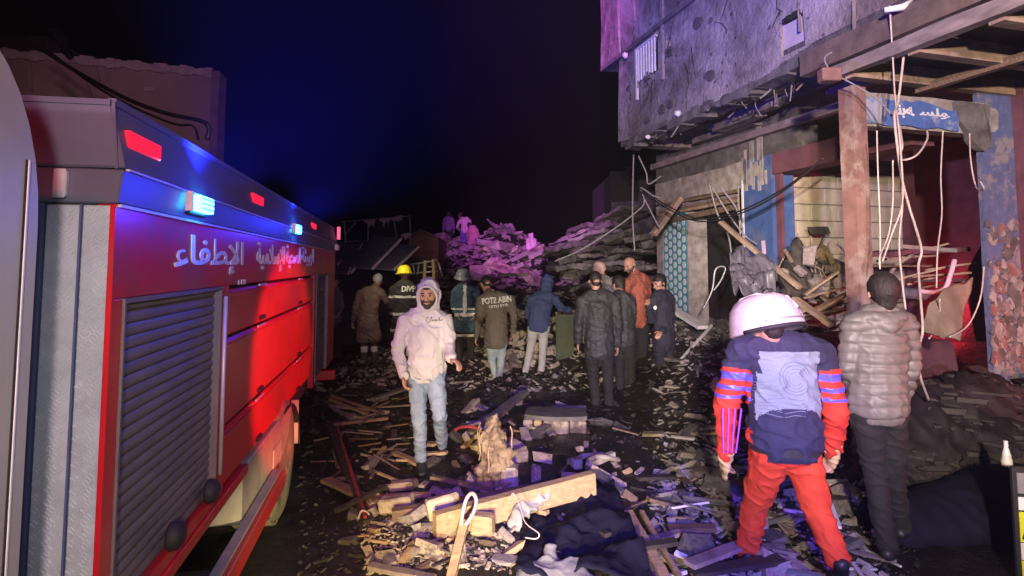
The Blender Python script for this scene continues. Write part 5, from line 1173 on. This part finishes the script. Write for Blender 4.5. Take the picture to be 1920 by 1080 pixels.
g = G(985, 1000); T = link('cloth_roll', fuse('cloth_roll', [((-.08, -.12, .05), (-.03, 0, .08), .05, .055), ((-.03, 0, .08), (.12, .12, .12), .055, .06)], .010, [mat('pale_cloth', (.42, .42, .38), (.3, .3, .28), rough=.9, bump=.4)], 2, .02, (8, 8, 8), 5), None, (g.x, g.y, gz(g.x, g.y))); tag(T, 'twisted pale cloth hanging below the middle of the beam', 'cloth')
# strap with buckle over the beam end
cable('strap_loop', [P(862, 1000, 3.62), P(868, 960, 3.6), P(875, 935, 3.62), P(886, 925, 3.66), P(893, 940, 3.68), P(886, 965, 3.62), P(872, 985, 3.58)], .012, M_wcable, 'pale strap looped over the left end of the beam', 'strap')
cable('twine', [P(955, 945, 3.72), P(962, 925, 3.78), P(975, 950, 3.70), P(985, 980, 3.6), P(1010, 1000, 3.5), P(1005, 1010, 3.5), P(985, 1008, 3.52)], .004, M_wcable, 'thin twine tangled round the middle of the beam', 'twine')
cable('curled_strip', [G(850, 815, .05), G(858, 803, .14), G(880, 800, .18), G(900, 806, .14), G(905, 818, .05)], .018, M_redcloth, 'curled strip of red fabric on the ground right of the hooded man', 'fabric')
cable('twisted_wire', [G(672, 972, .05), G(678, 958, .1), G(690, 962, .08), G(693, 975, .04), G(692, 990, .02)], .007, M_wcable, 'pinkish wire curled at the end of the charred pole', 'wire')
cable('hooked_pipe', [G(1102, 872, .12), G(1106, 862, .14), G(1120, 856, .14), G(1140, 858, .12), G(1160, 862, .06)], .022, M_conc, 'hooked pale pipe right of the beam end', 'pipe')
sheet('plastic_sheeting', [P(1368, 478, 7.0), P(1452, 500, 6.9), P(1456, 570, 6.2), P(1372, 548, 6.3)], 44, M_plastic, .20, 5.0, 'crumpled plastic sheeting hanging in front of the blue pillar', 'plastic sheet', seed=3)
# hanging sheet, curved panel and wreck in the near shop
sheet('canvas_panel', [P(1728, 625, 4.7), P(1800, 640, 4.9), P(1822, 525, 5.2), P(1742, 572, 4.9)], 26, mat('canvas', (.30, .22, .16), (.2, .14, .1), rough=.85, bump=.4), .06, 2.5, 'brown curved panel standing below the hanging cables', 'panel', .02, 8)
T = empty('wrecked_car', BL(BF.hy(1740, 500, YP + .55).x, YP + .75, 0), BF.a, 'wrecked vehicle with a bent pillar and dusty roof edge inside the near shop', 'wreck')
def LT(u, v, dy):
    q = BF.hy(u, v, YP + dy); w = BL(q.x, q.y, q.z); return T.matrix_basis.inverted() @ w
T.matrix_basis = Matrix.Translation(T.location) @ Matrix.Rotation(BF.a, 4, 'Z')
m = MB(); m.bar(LT(1650, 475, .8), LT(1790, 468, .8), .35, .05); o = m.build('roof', M_maroon, T); rough_up(o, .02, 4, 4)
m = MB(); m.bar(LT(1690, 462, .62), LT(1792, 470, .62), .03, .04); m.build('roof_edge', M_fender, T)
m = MB(); m.tube(catmull([LT(1655, 575, .5), LT(1662, 530, .55), LT(1680, 498, .6), LT(1712, 478, .62)], 5), .02, 6); m.build('windscreen_pillar', M_fender, T, smooth=True)
m = MB(); m.box((-.9, .1, .4), (.75, 1.2, .95)); o = m.build('bodywork', M_maroon, T, bevel=.06); rough_up(o, .05, 2, 3)
m = MB(); m.bar(LT(1650, 545, .3), LT(1745, 555, .3), .2, .10); o = m.build('bonnet', M_plastic, T, bevel=.02); rough_up(o, .02, 4, 3)
m = MB(); m.tube(catmull([LT(1722, 545, .2), LT(1750, 548, .2), LT(1772, 540, .2), LT(1782, 515, .2), LT(1790, 487, .2)], 5), .022, 8); m.build('bumper_tube', M_pinkcloth, T, smooth=True)
m = MB(); m.hexa([LT(1805, 520, .6), LT(1850, 440, .6), LT(1852, 640, .6), LT(1830, 640, .6)] + [LT(1805, 520, .7), LT(1850, 440, .7), LT(1852, 640, .7), LT(1830, 640, .7)]); m.build('open_door', mat('wreck_red', (.30, .02, .03), (.2, .01, .02), rough=.4), T)
# dark cloth heap on the right, low dark mass beside it
g = P(1800, 720, 5.0); T = link('cloth_heap', fuse('cloth_heap', [((-.35, 0, .35), (.3, .2, .45), .35, .38), ((-.6, -.2, .15), (.1, -.3, .2), .3, .34), ((.2, -.2, .1), (1.0, 0, .35), .35, .5), ((-.1, 0, .5), (.15, .1, .62), .25, .2)], .03, [M_tarp2], 3, .06, (3, 3, 4), 2), None, (g.x, g.y, 0)); tag(T, 'large heap of dark cloth in front of the right-hand pillar', 'cloth heap')
hv = [T.matrix_basis @ v.co for v in T.data.vertices if v.normal.z > -.1 or v.normal.y < 0]; V = []; Fc = []; b = 0
for k in range(420):
    c = hv[random.randrange(len(hv))]; s = random.uniform(.03, .15); vs_, fs_ = HULLS[k % 10]
    Rm = np.array(Matrix.Rotation(random.uniform(0, 6), 3, 'Z') @ Matrix.Rotation(random.uniform(-.7, .7), 3, 'X')); w = (vs_ * s * np.array([random.uniform(.8, 2), .8, .5])) @ Rm.T + np.array([c.x, c.y, c.z + .01]); V.append(w); Fc += [[q + b for q in f] for f in fs_]; b += len(w)
me = bpy.data.meshes.new('heap_debris'); me.from_pydata(np.concatenate(V).tolist(), [], Fc); me.materials.append(M_char); tag(link('heap_debris', me), 'charred debris scattered over the dark cloth heap', kind='stuff')
g = P(1880, 760, 3.9); T = link('dark_tarpaulin', fuse('dark_tarpaulin', [((-.6, .2, .05), (.4, .3, .25), .25, .38), ((.2, 0, .0), (1.0, .2, .15), .35, .42)], .03, [M_tarp], 3, .02, (2, 2, 3), 6), None, (g.x, g.y, 0)); T.scale = (1, 1, .6); tag(T, 'dark tarpaulin-covered mound at the right edge of the street', 'mound')
# small yellow and white barrier board at the right edge
c = P(1906, 1015, 3.35); T = empty('barrier_board', (c.x, c.y, 0), R(-8), 'black framed board with yellow and white panels at the right edge of the photo', 'barrier')
m = MB(); m.box((0, 0, .02), (.40, .03, .66)); m.build('frame', M_black, T, bevel=.006)
for (a, b, mt) in ((.03, .055, M_white), (.06, .16, M_hiviz), (.165, .255, M_white), (.26, .42, M_hiviz), (.43, .50, M_white), (.52, .63, M_galv)):
    m = MB(); m.box((.018, -.006, a), (.38, -.001, b)); m.build('panel', mt, T)
    if mt is M_hiviz:
        for k in range(4): m = MB(); m.bar((.03 + k * .09, -.009, a + .015), (.07 + k * .09, -.009, b - .015), .012, .004, (0, 1, 0)); m.build('panel_stroke', M_black, T)
c = P(1887, 850, 3.9); m = MB(); m.lathe([(0, 0), (.03, 0), (.032, .03), (.02, .09), (.012, .12), (.012, .16), (0, .16)], Matrix.Identity(4), 14); o = m.build('plastic_bottle', M_white, smooth=True, loc=(c.x, c.y, P(1887, 850, 3.9).z - .08)); tag(o, 'small white bottle on the dark mound beside the barrier board', 'bottle')
board(1700, 905, 1800, 945, .03, .03, .04, .03, M_wood2, 'dark_stick', 'dark stick lying behind the barrier board', 'stick')
board(1785, 995, 1852, 945, .03, .05, .05, .02, M_wood2, 'worn_stick', 'worn brown stick between the puffer jacket man and the barrier board', 'stick')

# ------------------------------------------------------------------ shelter, frame and huts at the left end
T = empty('shelter', P(700, 515, 12.5) * 1, 0, 'row of dark tilted roof panels with pale edges at the far left of the street', 'shelter')
T.location = (P(700, 560, 12.5).x, 12.5, 0); off = T.location
for (u0, v0, u1, v1, wl) in ((632, 497, 646, 485, 30), (652, 515, 678, 460, 52), (657, 513, 709, 457, 34), (697, 506, 752, 449, 52), (738, 508, 785, 464, 52)):
    Y0, Y1 = 11.6, 12.8
    a, b = P(u0, v0, Y0), P(u1, v1, Y1); c_, d = P(u0 - wl, v0 - 4, Y0 + .25), P(u1 - wl, v1 - 5, Y1 + .25)
    m = MB(); t = Vector((0, .01, .035)); m.hexa([a - off, b - off, d - off, c_ - off, a - off + t, b - off + t, d - off + t, c_ - off + t]); m.build('roof_panel', mat('dark_panel', (.09, .08, .14), (.05, .045, .08), rough=.5), T)
    m = MB(); m.bar(a - off + Vector((.012, 0, .02)), b - off + Vector((.012, 0, .02)), .022, .05); m.build('panel_edge', M_pinkcloth, T)
for x in (-.9, .0, .75):
    m = MB(); m.bar((x, 0, 0), (x, 0, 1.9), .06, .06); m.build('shelter_post', M_dark, T)
m = MB(); m.box((-1.1, .6, 0), (1.0, .7, 1.95)); m.build('shelter_back', M_dark, T)
T = empty('pipe_frame', (P(705, 450, 16).x, 16, 0), 0, 'thin pipe frame with rags tied along its top rail, above the shelter', 'frame'); off = T.location
FR = [((640, 416), (768, 405)), ((645, 416), (648, 455)), ((768, 405), (770, 446)), ((648, 438), (668, 416)), ((738, 410), (744, 450)), ((652, 453), (720, 449)), ((690, 414), (690, 500)), ((770, 446), (770, 500))]
for (a, b) in FR:
    m = MB(); m.tube([P(*a, 16) - off, P(*b, 16) - off], .018, 6); m.build('pipe', M_galv, T)
m = MB(); m.tube([P(648, 455, 16) - off, Vector((P(648, 455, 16).x - off.x, 0, 0))], .018, 6); m.build('pipe', M_galv, T)
for (u, v, s) in ((694, 414, 1), (722, 411, .9), (748, 407, .6), (762, 440, .8), (741, 409, .5)):
    c = P(u, v, 15.95); me = fuse('rag', [((-.12 * s, 0, -.02), (.1 * s, 0, 0), .045, .05), ((0, 0, 0), (-.04 * s, 0, -.2 * s), .05, .02), ((.04, 0, 0), (.1 * s, 0, -.15 * s), .04, .015)], .018, [M_pinkcloth], 1, .02, (9, 9, 9), u)
    tag(link('rag', me, None, c), 'pinkish rag tied to the top rail of the thin pipe frame', 'rag', 'rags on the pipe frame')
c = P(795, 490, 17); T = empty('hut', (c.x, 17, 0), 0, 'small reddish gabled hut between the pipe frame and the figures on the rubble', 'hut')
a = P(766, 446, 17) - T.location; b = P(822, 446, 17) - T.location; pk = P(790, 434, 17) - T.location
m = MB(); m.prism([(a.x, 0), (b.x, 0), (b.x, b.z), (pk.x, pk.z), (a.x, a.z)], -.01, 2.2, 'y'); m.build('wall', mat('hut_red', (.32, .14, .14), (.22, .09, .1), rough=.9, bump=.4), T)
m = MB(); m.bar((a.x - .05, -.08, a.z + .02), (pk.x, -.08, pk.z + .03), .2, .04); m.bar((pk.x, -.08, pk.z + .03), (b.x + .05, -.08, b.z + .02), .2, .04); m.build('roof_edge', M_rail, T)
# rack beside the yellow helmet
T = empty('metal_rack', (P(805, 520, 12.2).x, 12.2, 0), 0, 'bent cream-coloured metal rack standing behind the yellow-helmeted firefighter', 'rack'); off = T.location
for (a, b, w) in (((797, 488), (795, 545), .035), ((812, 486), (815, 548), .035), ((770, 496), (820, 488), .02), ((780, 512), (822, 508), .02), ((795, 500), (818, 500), .015), ((795, 520), (818, 520), .015), ((822, 492), (830, 520), .02), ((785, 495), (783, 515), .015), ((775, 497), (777, 515), .015)):
    m = MB(); m.tube([P(*a, 12.2) - off, P(*b, 12.2) - off], w, 6); m.build('rail', M_wood if w > .03 else M_galv, T, smooth=True)
for u in (795, 815): q = P(u, 545, 12.2) - off; m = MB(); m.tube([q, Vector((q.x, 0, 0))], .03, 6); m.build('rail', M_wood, T, smooth=True)
m = MB(); c = P(1058, 615, 9.9); m.box((-.14, 0, 0), (.16, .06, .75)); o = m.build('upright_panel', mat('green_panel', (.08, .10, .07), (.05, .06, .04), rough=.8), bevel=.01); o.location = (c.x, 9.9, gz(c.x, 9.9) - .02); tag(o, 'greenish board standing beside the man in the blue hooded top', 'board')
o = link('draped_bundle', fuse('draped_bundle', [((0, 0, 0), (-.08, 0, .55), .36, .20), ((-.08, 0, .5), (-.12, 0, .78), .2, .08), ((.1, 0, .0), (.2, 0, .2), .3, .2)], .03, [M_pinkcloth], 2, .06, (4, 4, 3), 3), None, P(1000, 490, 20.0)); o.scale = (.8, .8, 1.15); tag(o, 'upright draped bundle lit magenta at the right of the far rubble mound', 'bundle')
board(990, 515, 935, 516, 0, 0, .25, .06, M_ps, 'pale_slab_piece', 'jagged pale strip of concrete lying low on the far rubble slope', 'slab', Y=(15, 15), amp=.04)

# ------------------------------------------------------------------ rubble in all sizes
MC = [M_conc, M_conc, M_conc2, M_block]
scatter_things('rubble_chunk', 'lump of masonry in the pale heap', 'rubble lumps in the front heap', 'rubble', upx(60, 690, 960, 930, 1090) + upx(12, 700, 830, 900, 960), [M_block, M_conc, M_block, M_wood], .04, .15)
scatter_things('rubble_chunk', 'lump of masonry on the dark wet ground', 'rubble lumps on the open street', 'rubble', upx(70, 620, 1330, 700, 1080), [M_conc2, M_conc, M_char, M_strawbale], .03, .13)
scatter_things('rubble_chunk', 'lump of masonry on the rubble bank', 'rubble lumps banked along the shops', 'rubble', upx(90, 1230, 1360, 610, 950) + upx(30, 1300, 1640, 860, 1080), [M_conc, M_conc, M_conc2], .05, .24, .5)
scatter_things('stone', 'rounded stone in the heap', 'stones heaped before the onlookers', 'rubble', [(random.uniform(-.5, 2.0), random.uniform(9.7, 11.6)) for _ in range(150)], [M_conc, M_block, M_block], .08, .26, .95)
scatter_things('concrete_chunk', 'chunk of concrete on the far collapsed mound', 'concrete chunks on the far mound', 'rubble', rpts(150, -3.4, 5.0, 14.5, 23.5), [M_ps, M_conc, M_ps, M_conc2], .12, .60, .75, 1.8)
def pebl(n, *a): return upx(n, *a)
scatter_stuff('gravel', 'fine rubble and grit strewn over the street', pebl(3600, 560, 1720, 690, 1090), M_char, .008, .045)
scatter_stuff('grit', 'scattered grey grit on the street', pebl(450, 560, 1400, 700, 1090), M_conc2, .008, .04)
scatter_stuff('pale_gravel', 'fine pale rubble in the front heap', pebl(1500, 680, 960, 930, 1090), M_block, .008, .05)
scatter_stuff('broken_plaster', 'fine pale rubble on the bank along the shops', pebl(1900, 1225, 1400, 600, 1000) + pebl(900, 1300, 1680, 840, 1085), M_conc, .008, .10, .6, .25, 3.2)
scatter_stuff('stone_heap', 'small stones heaped between the onlookers', rpts(1500, -3.0, 3.2, 8.4, 13.0), M_conc, .03, .14)
scatter_stuff('dark_rubble', 'dark soot-covered rubble on the ground', rpts(2500, -3.2, 4.0, 6.0, 14.0), M_char, .03, .13)
scatter_stuff('mound_rubble', 'rubble on the far mound', rpts(3000, -4.2, 7.5, 13.5, 24), M_ps, .06, .30, .9)
scatter_stuff('shop_rubble', 'rubble and scrap filling the shop floors', [tuple((BL(random.uniform(XG - .4, XG + 2.6), random.uniform(5.2, 10.5))).xy) for _ in range(1500)], M_conc2, .05, .22, .6)
scatter_things('rubble_chunk', 'broken block on the ground', 'large blocks on the street', 'rubble', upx(26, 620, 1330, 760, 1085) + upx(12, 1290, 1560, 900, 1085), [M_conc, M_block, M_conc2], .10, .26, .6)
for i in range(26):
    u = random.uniform(610, 1320); v = random.uniform(745, 1080); a = random.uniform(-.9, .9); l = random.uniform(45, 150) * (v - 480) / 500
    board(u, v, u + l * math.cos(a), v + l * math.sin(a) * .5, random.uniform(.02, .10), random.uniform(.02, .12), random.uniform(.03, .09), .025, random.choice([M_wood2, M_wood, M_rail, M_char]), 'loose_board', 'loose board lying among the rubble' + where(*G(u, v).xy), 'board', 'loose boards on the street')
for (u, v, w, d, rz) in ((1572, 912, .16, .09, -20), (1590, 938, .15, .10, -35), (1618, 956, .17, .10, -38), (1636, 984, .13, .08, -50), (1655, 1010, .12, .07, -30), (1225, 820, .22, .08, -10), (870, 722, .28, .14, 8), (1205, 712, .14, .09, 0)):
    g = G(u, v); m = MB(); m.box((-w / 2, -d / 2, 0), (w / 2, d / 2, .03)); o = m.build('pale_tile', M_white if u > 1500 else M_block, bevel=.004, loc=(g.x, g.y, gz(g.x, g.y) + .02)); o.rotation_euler = (random.uniform(-.15, .15), random.uniform(-.15, .15), R(rz)); rough_up(o, .006, 20, 0, u)
    tag(o, 'pale flat piece lying in the row beside the rescue worker' if u > 1500 else 'pale flat stone on the street', 'tile', 'pale flat pieces' if u > 1500 else 'pale flat stones')
scatter_things('rubble_chunk', 'broken block in the trail of debris', 'blocks trailing up the street', 'rubble', upx(46, 870, 1030, 725, 960) + upx(14, 1060, 1200, 850, 960), [M_block, M_conc, M_block, M_wood], .07, .22, .7)
scatter_things('concrete_chunk', 'block on the far collapsed mound', 'big blocks on the far mound', 'rubble', rpts(34, -1.3, 3.0, 17.0, 20.5), [M_conc, M_ps, M_block], .35, .85, .8)
# loose sticks
def sticks(n, pts_fn, lab, grp, mats, l0, l1, w0=.012, w1=.035, tilt=.25):
    mm = []
    for m_ in mats:
        b = MB(); b.box((-.5, -.5, -.5), (.5, .5, .5)); me = b.mesh('splinter', m_); mm.append(me)
    for i in range(n):
        x, y = pts_fn(); o = link('splinter', random.choice(mm)); l = random.uniform(l0, l1); w = random.uniform(w0, w1)
        o.scale = (l, w, w * .6); o.rotation_euler = (random.uniform(-.3, .3), random.uniform(-tilt, tilt), random.uniform(0, 3.14)); o.location = (x, y, gz(x, y) + .015 + l * .1 * random.random()); tag(o, lab + (where(x, y) if y < 12 else ''), 'splinter', grp)
def fnp(u0, u1, v0, v1):
    def f():
        g = G(random.uniform(u0, u1), random.uniform(v0, v1)); return g.x, g.y
    return f
sticks(60, fnp(600, 1300, 760, 1085), 'wood splinter lying on the street', 'splinters on the street', [M_wood2, M_wood, M_char], .08, .35)
sticks(30, fnp(620, 760, 740, 900), 'wood splinter near the rear of the engine', 'splinters near the engine', [M_wood2, M_rail], .15, .5)
sticks(70, fnp(1260, 1660, 720, 1085), 'thin pale splinter among the rubble by the shops', 'splinters by the shops', [M_galv, M_white, M_rail], .08, .4)
sticks(40, lambda: (random.uniform(-3, 5), random.uniform(15, 23)), 'twisted bar on the far rubble mound', 'bars on the far mound', [M_ps, M_rail], .5, 1.6, .03, .07, .5)
# scrap filling the shops: twisted shapes against the block wall
for i in range(34):
    u = random.uniform(1470, 1598); v = random.uniform(478, 560); p = P(u, v, random.uniform(6.6, 7.4))
    o = link('scrap_piece', chunk(i, random.choice([M_char, M_conc2, M_rail, M_strawbale]))); s = random.uniform(.06, .22); o.scale = (s, s * .8, s * random.uniform(.5, 1.6)); o.rotation_euler = [random.uniform(0, 6) for _ in range(3)]
    o.location = p; tag(o, 'charred scrap in the heap against the block wall', 'scrap', 'scrap against the block wall')
for i in range(26):
    u = random.uniform(1470, 1600); v = random.uniform(430, 540); p = P(u, v, 7.2); q = p + Vector((random.uniform(-.3, .3), random.uniform(-.2, .2), -random.uniform(.2, .6))); mid = (p + q) / 2 + Vector((random.uniform(-.15, .15), 0, random.uniform(-.1, .1)))
    cable('twisted_rod', [p, mid, q], random.uniform(.006, .014), random.choice([M_char, M_rail, M_gcable]), 'twisted rod sticking out of the scrap against the block wall', 'rod', 'rods in the scrap heap')
o = link('soot_patch_stone', chunk(3, M_char), None, P(1535, 433, 7.9)); o.scale = (.30, .1, .2); tag(o, 'dark lump stuck high on the block wall', 'lump')
me = fuse('burnt_plant', [((0, 0, 0), (.05, 0, .5), .16, .06), ((-.05, 0, 0), (-.02, 0, .3), .14, .1)], .02, [M_char], 1, .05, (6, 6, 5), 4); tag(link('bag', me, None, P(1495, 540, 6.9)), 'dark bag slumped at the left foot of the block wall', 'bag')

# ------------------------------------------------------------------ hanging cables
W_ = [([(1668, 10), (1674, 110), (1678, 180), (1684, 232), (1690, 300), (1692, 380), (1672, 440), (1655, 490)], .007, M_wcable),
      ([(1708, -20), (1695, 100), (1684, 190), (1677, 215), (1682, 270), (1690, 330), (1704, 385), (1718, 430), (1728, 470), (1722, 500), (1726, 560), (1730, 620), (1722, 655), (1724, 700), (1742, 752)], .010, M_wcable),
      ([(1686, 235), (1692, 275), (1684, 292), (1695, 300), (1720, 290), (1738, 262), (1738, 245)], .008, M_wcable),
      ([(1644, 245), (1646, 320), (1650, 420), (1650, 500)], .006, M_wcable), ([(1674, 300), (1674, 380), (1666, 440), (1650, 480), (1650, 505)], .006, M_wcable),
      ([(1690, 310), (1692, 380), (1686, 460), (1692, 530), (1698, 580)], .008, M_wcable), ([(1768, 245), (1764, 330), (1766, 400), (1758, 470), (1756, 540)], .006, M_wcable),
      ([(1818, 250), (1820, 300), (1830, 350), (1845, 355), (1838, 340)], .006, M_wcable), ([(1845, 500), (1838, 560), (1815, 610), (1780, 632)], .006, M_wcable), ([(1762, 560), (1762, 600), (1752, 620), (1742, 635)], .006, M_wcable)]
WL = ['white cable hanging straight from the fascia, left strand of the crossed pair', 'thick pinkish cable falling from the fascia almost to the ground behind the puffer jacket man', 'white cable curling right from the knot in the hanging cables', 'leftmost thin cable hanging beside the street post', 'thin cable hanging just right of the leftmost one', 'cable dropping from the knot behind the puffer jacket man', 'cable hanging alone from the middle of the painted lintel',
      'short hooked cable hanging at the left of the right-hand pillar', 'cable curving down in front of the red panel beside the right-hand pillar', 'short cable hanging across the brown curved panel']
for (pts, r, mt), lab in zip(W_, WL):
    cable('hanging_cable', [P(u, v, 4.55 + .12 * math.sin(i * 1.3) + (.25 if u > 1740 else 0)) for i, (u, v) in enumerate(pts)], r, mt, lab, 'cable')
m = MB(); c = P(1682, 14, 4.5); m.tube([c + Vector((-.10, 0, -.02)), c + Vector((.04, 0, 0)), c + Vector((.12, 0, .06))], [.02, .03, .012], 8); tag(m.build('cable_bracket', M_white, smooth=True), 'white bracket on the fascia from which the cables hang', 'bracket')
cable('fascia_cable', [P(1690, 245, 4.6), P(1650, 190, 4.7), P(1600, 158, 4.8), P(1560, 135, 4.9), P(1546, 110, 4.95), P(1560, 98, 4.95)], .008, M_gcable, 'grey cable looping from the fascia end down to the knot', 'cable')
m = MB(); c = P(1553, 140, 4.75); m.box((-.07, -.05, -.06), (.09, .05, .05)); o = m.build('junction_block', M_post, bevel=.01, loc=c); tag(o, 'broken block at the left end of the canopy fascia', 'block')
for dv, lab in ((0, 'black cable sagging from the far corner to the near shop, upper of two'), (5, 'black cable sagging just below the upper one')):
    cable('sagging_cable', [P(1198, 352 + dv, 8.6), P(1250, 385 + dv, 8.2), P(1310, 410 + dv, 7.7), P(1380, 398 + dv, 7.2), P(1450, 365 + dv, 6.7), P(1510, 325 + dv * .3, 6.3), P(1545, 296, 6.1)], .010, M_cable, lab)
for pts, lab in (([(1188, 290), (1186, 400), (1190, 470)], 'thin wire dropping from the far corner of the overhang'), ([(1197, 292), (1212, 325), (1216, 345), (1240, 330)], 'wire stepping down below the far corner'), ([(1200, 352), (1208, 380), (1190, 400), (1150, 430), (1090, 468), (1040, 490)], 'grey cable stretching left over the collapsed slabs'), ([(1208, 372), (1222, 400), (1235, 425)], 'short grey branch of cable beside the pier'), ([(1240, 372), (1212, 362), (1200, 352), (1215, 360), (1235, 380)], 'tangled loop of cable at the corner of the pier'),
                 ([(1330, 345), (1345, 400), (1365, 440), (1372, 480)], 'wire hanging out of the broken shutter box, left strand'), ([(1335, 350), (1365, 400), (1395, 440), (1420, 458)], 'wire hanging out of the broken shutter box, middle strand'), ([(1384, 345), (1386, 400), (1388, 440)], 'wire hanging straight from the right of the broken shutter box'), ([(1352, 352), (1380, 390), (1392, 430)], 'wire crossing in front of the dark opening')):
    cable('loose_wire', [P(u, v, 8.6 if u < 1260 else 7.9) for u, v in pts], .012, M_gcable, lab, 'wire')
m = MB(); m.bar(P(1335, 470, 8.4), P(1352, 505, 8.2), .02, .02); 
cable('bent_rod', [P(1318, 580, 7.8), P(1335, 545, 7.8), P(1342, 505, 7.8), P(1360, 502, 7.8), P(1352, 525, 7.8), P(1338, 545, 7.8)], .012, M_galv, 'pale rod bent into a loop in front of the dark far opening', 'rod')
board(1225, 440, 1275, 372, 0, 0, .10, .08, M_joist, 'dangling_beam', 'brown beam end dangling in front of the tiled pier', 'beam', Y=(9.0, 9.2))
# ------------------------------------------------------------------ thin added haze, standing in for lens bloom round the blue lamps
m = MB(); m.box((-39, -13, -1.2), (39, 59, 9.5)); hz = m.build('haze', [])
hm = bpy.data.materials.new('haze'); hm.use_nodes = True; n = hm.node_tree.nodes; n.remove(n['Principled BSDF'])
pv = n.new('ShaderNodeVolumePrincipled'); pv.inputs['Density'].default_value = .0016; pv.inputs['Color'].default_value = (.8, .8, .82, 1); pv.inputs['Anisotropy'].default_value = .2
hm.node_tree.links.new(pv.outputs[0], n['Material Output'].inputs['Volume']); hz.data.materials.append(hm); tag(hz, kind='stuff')
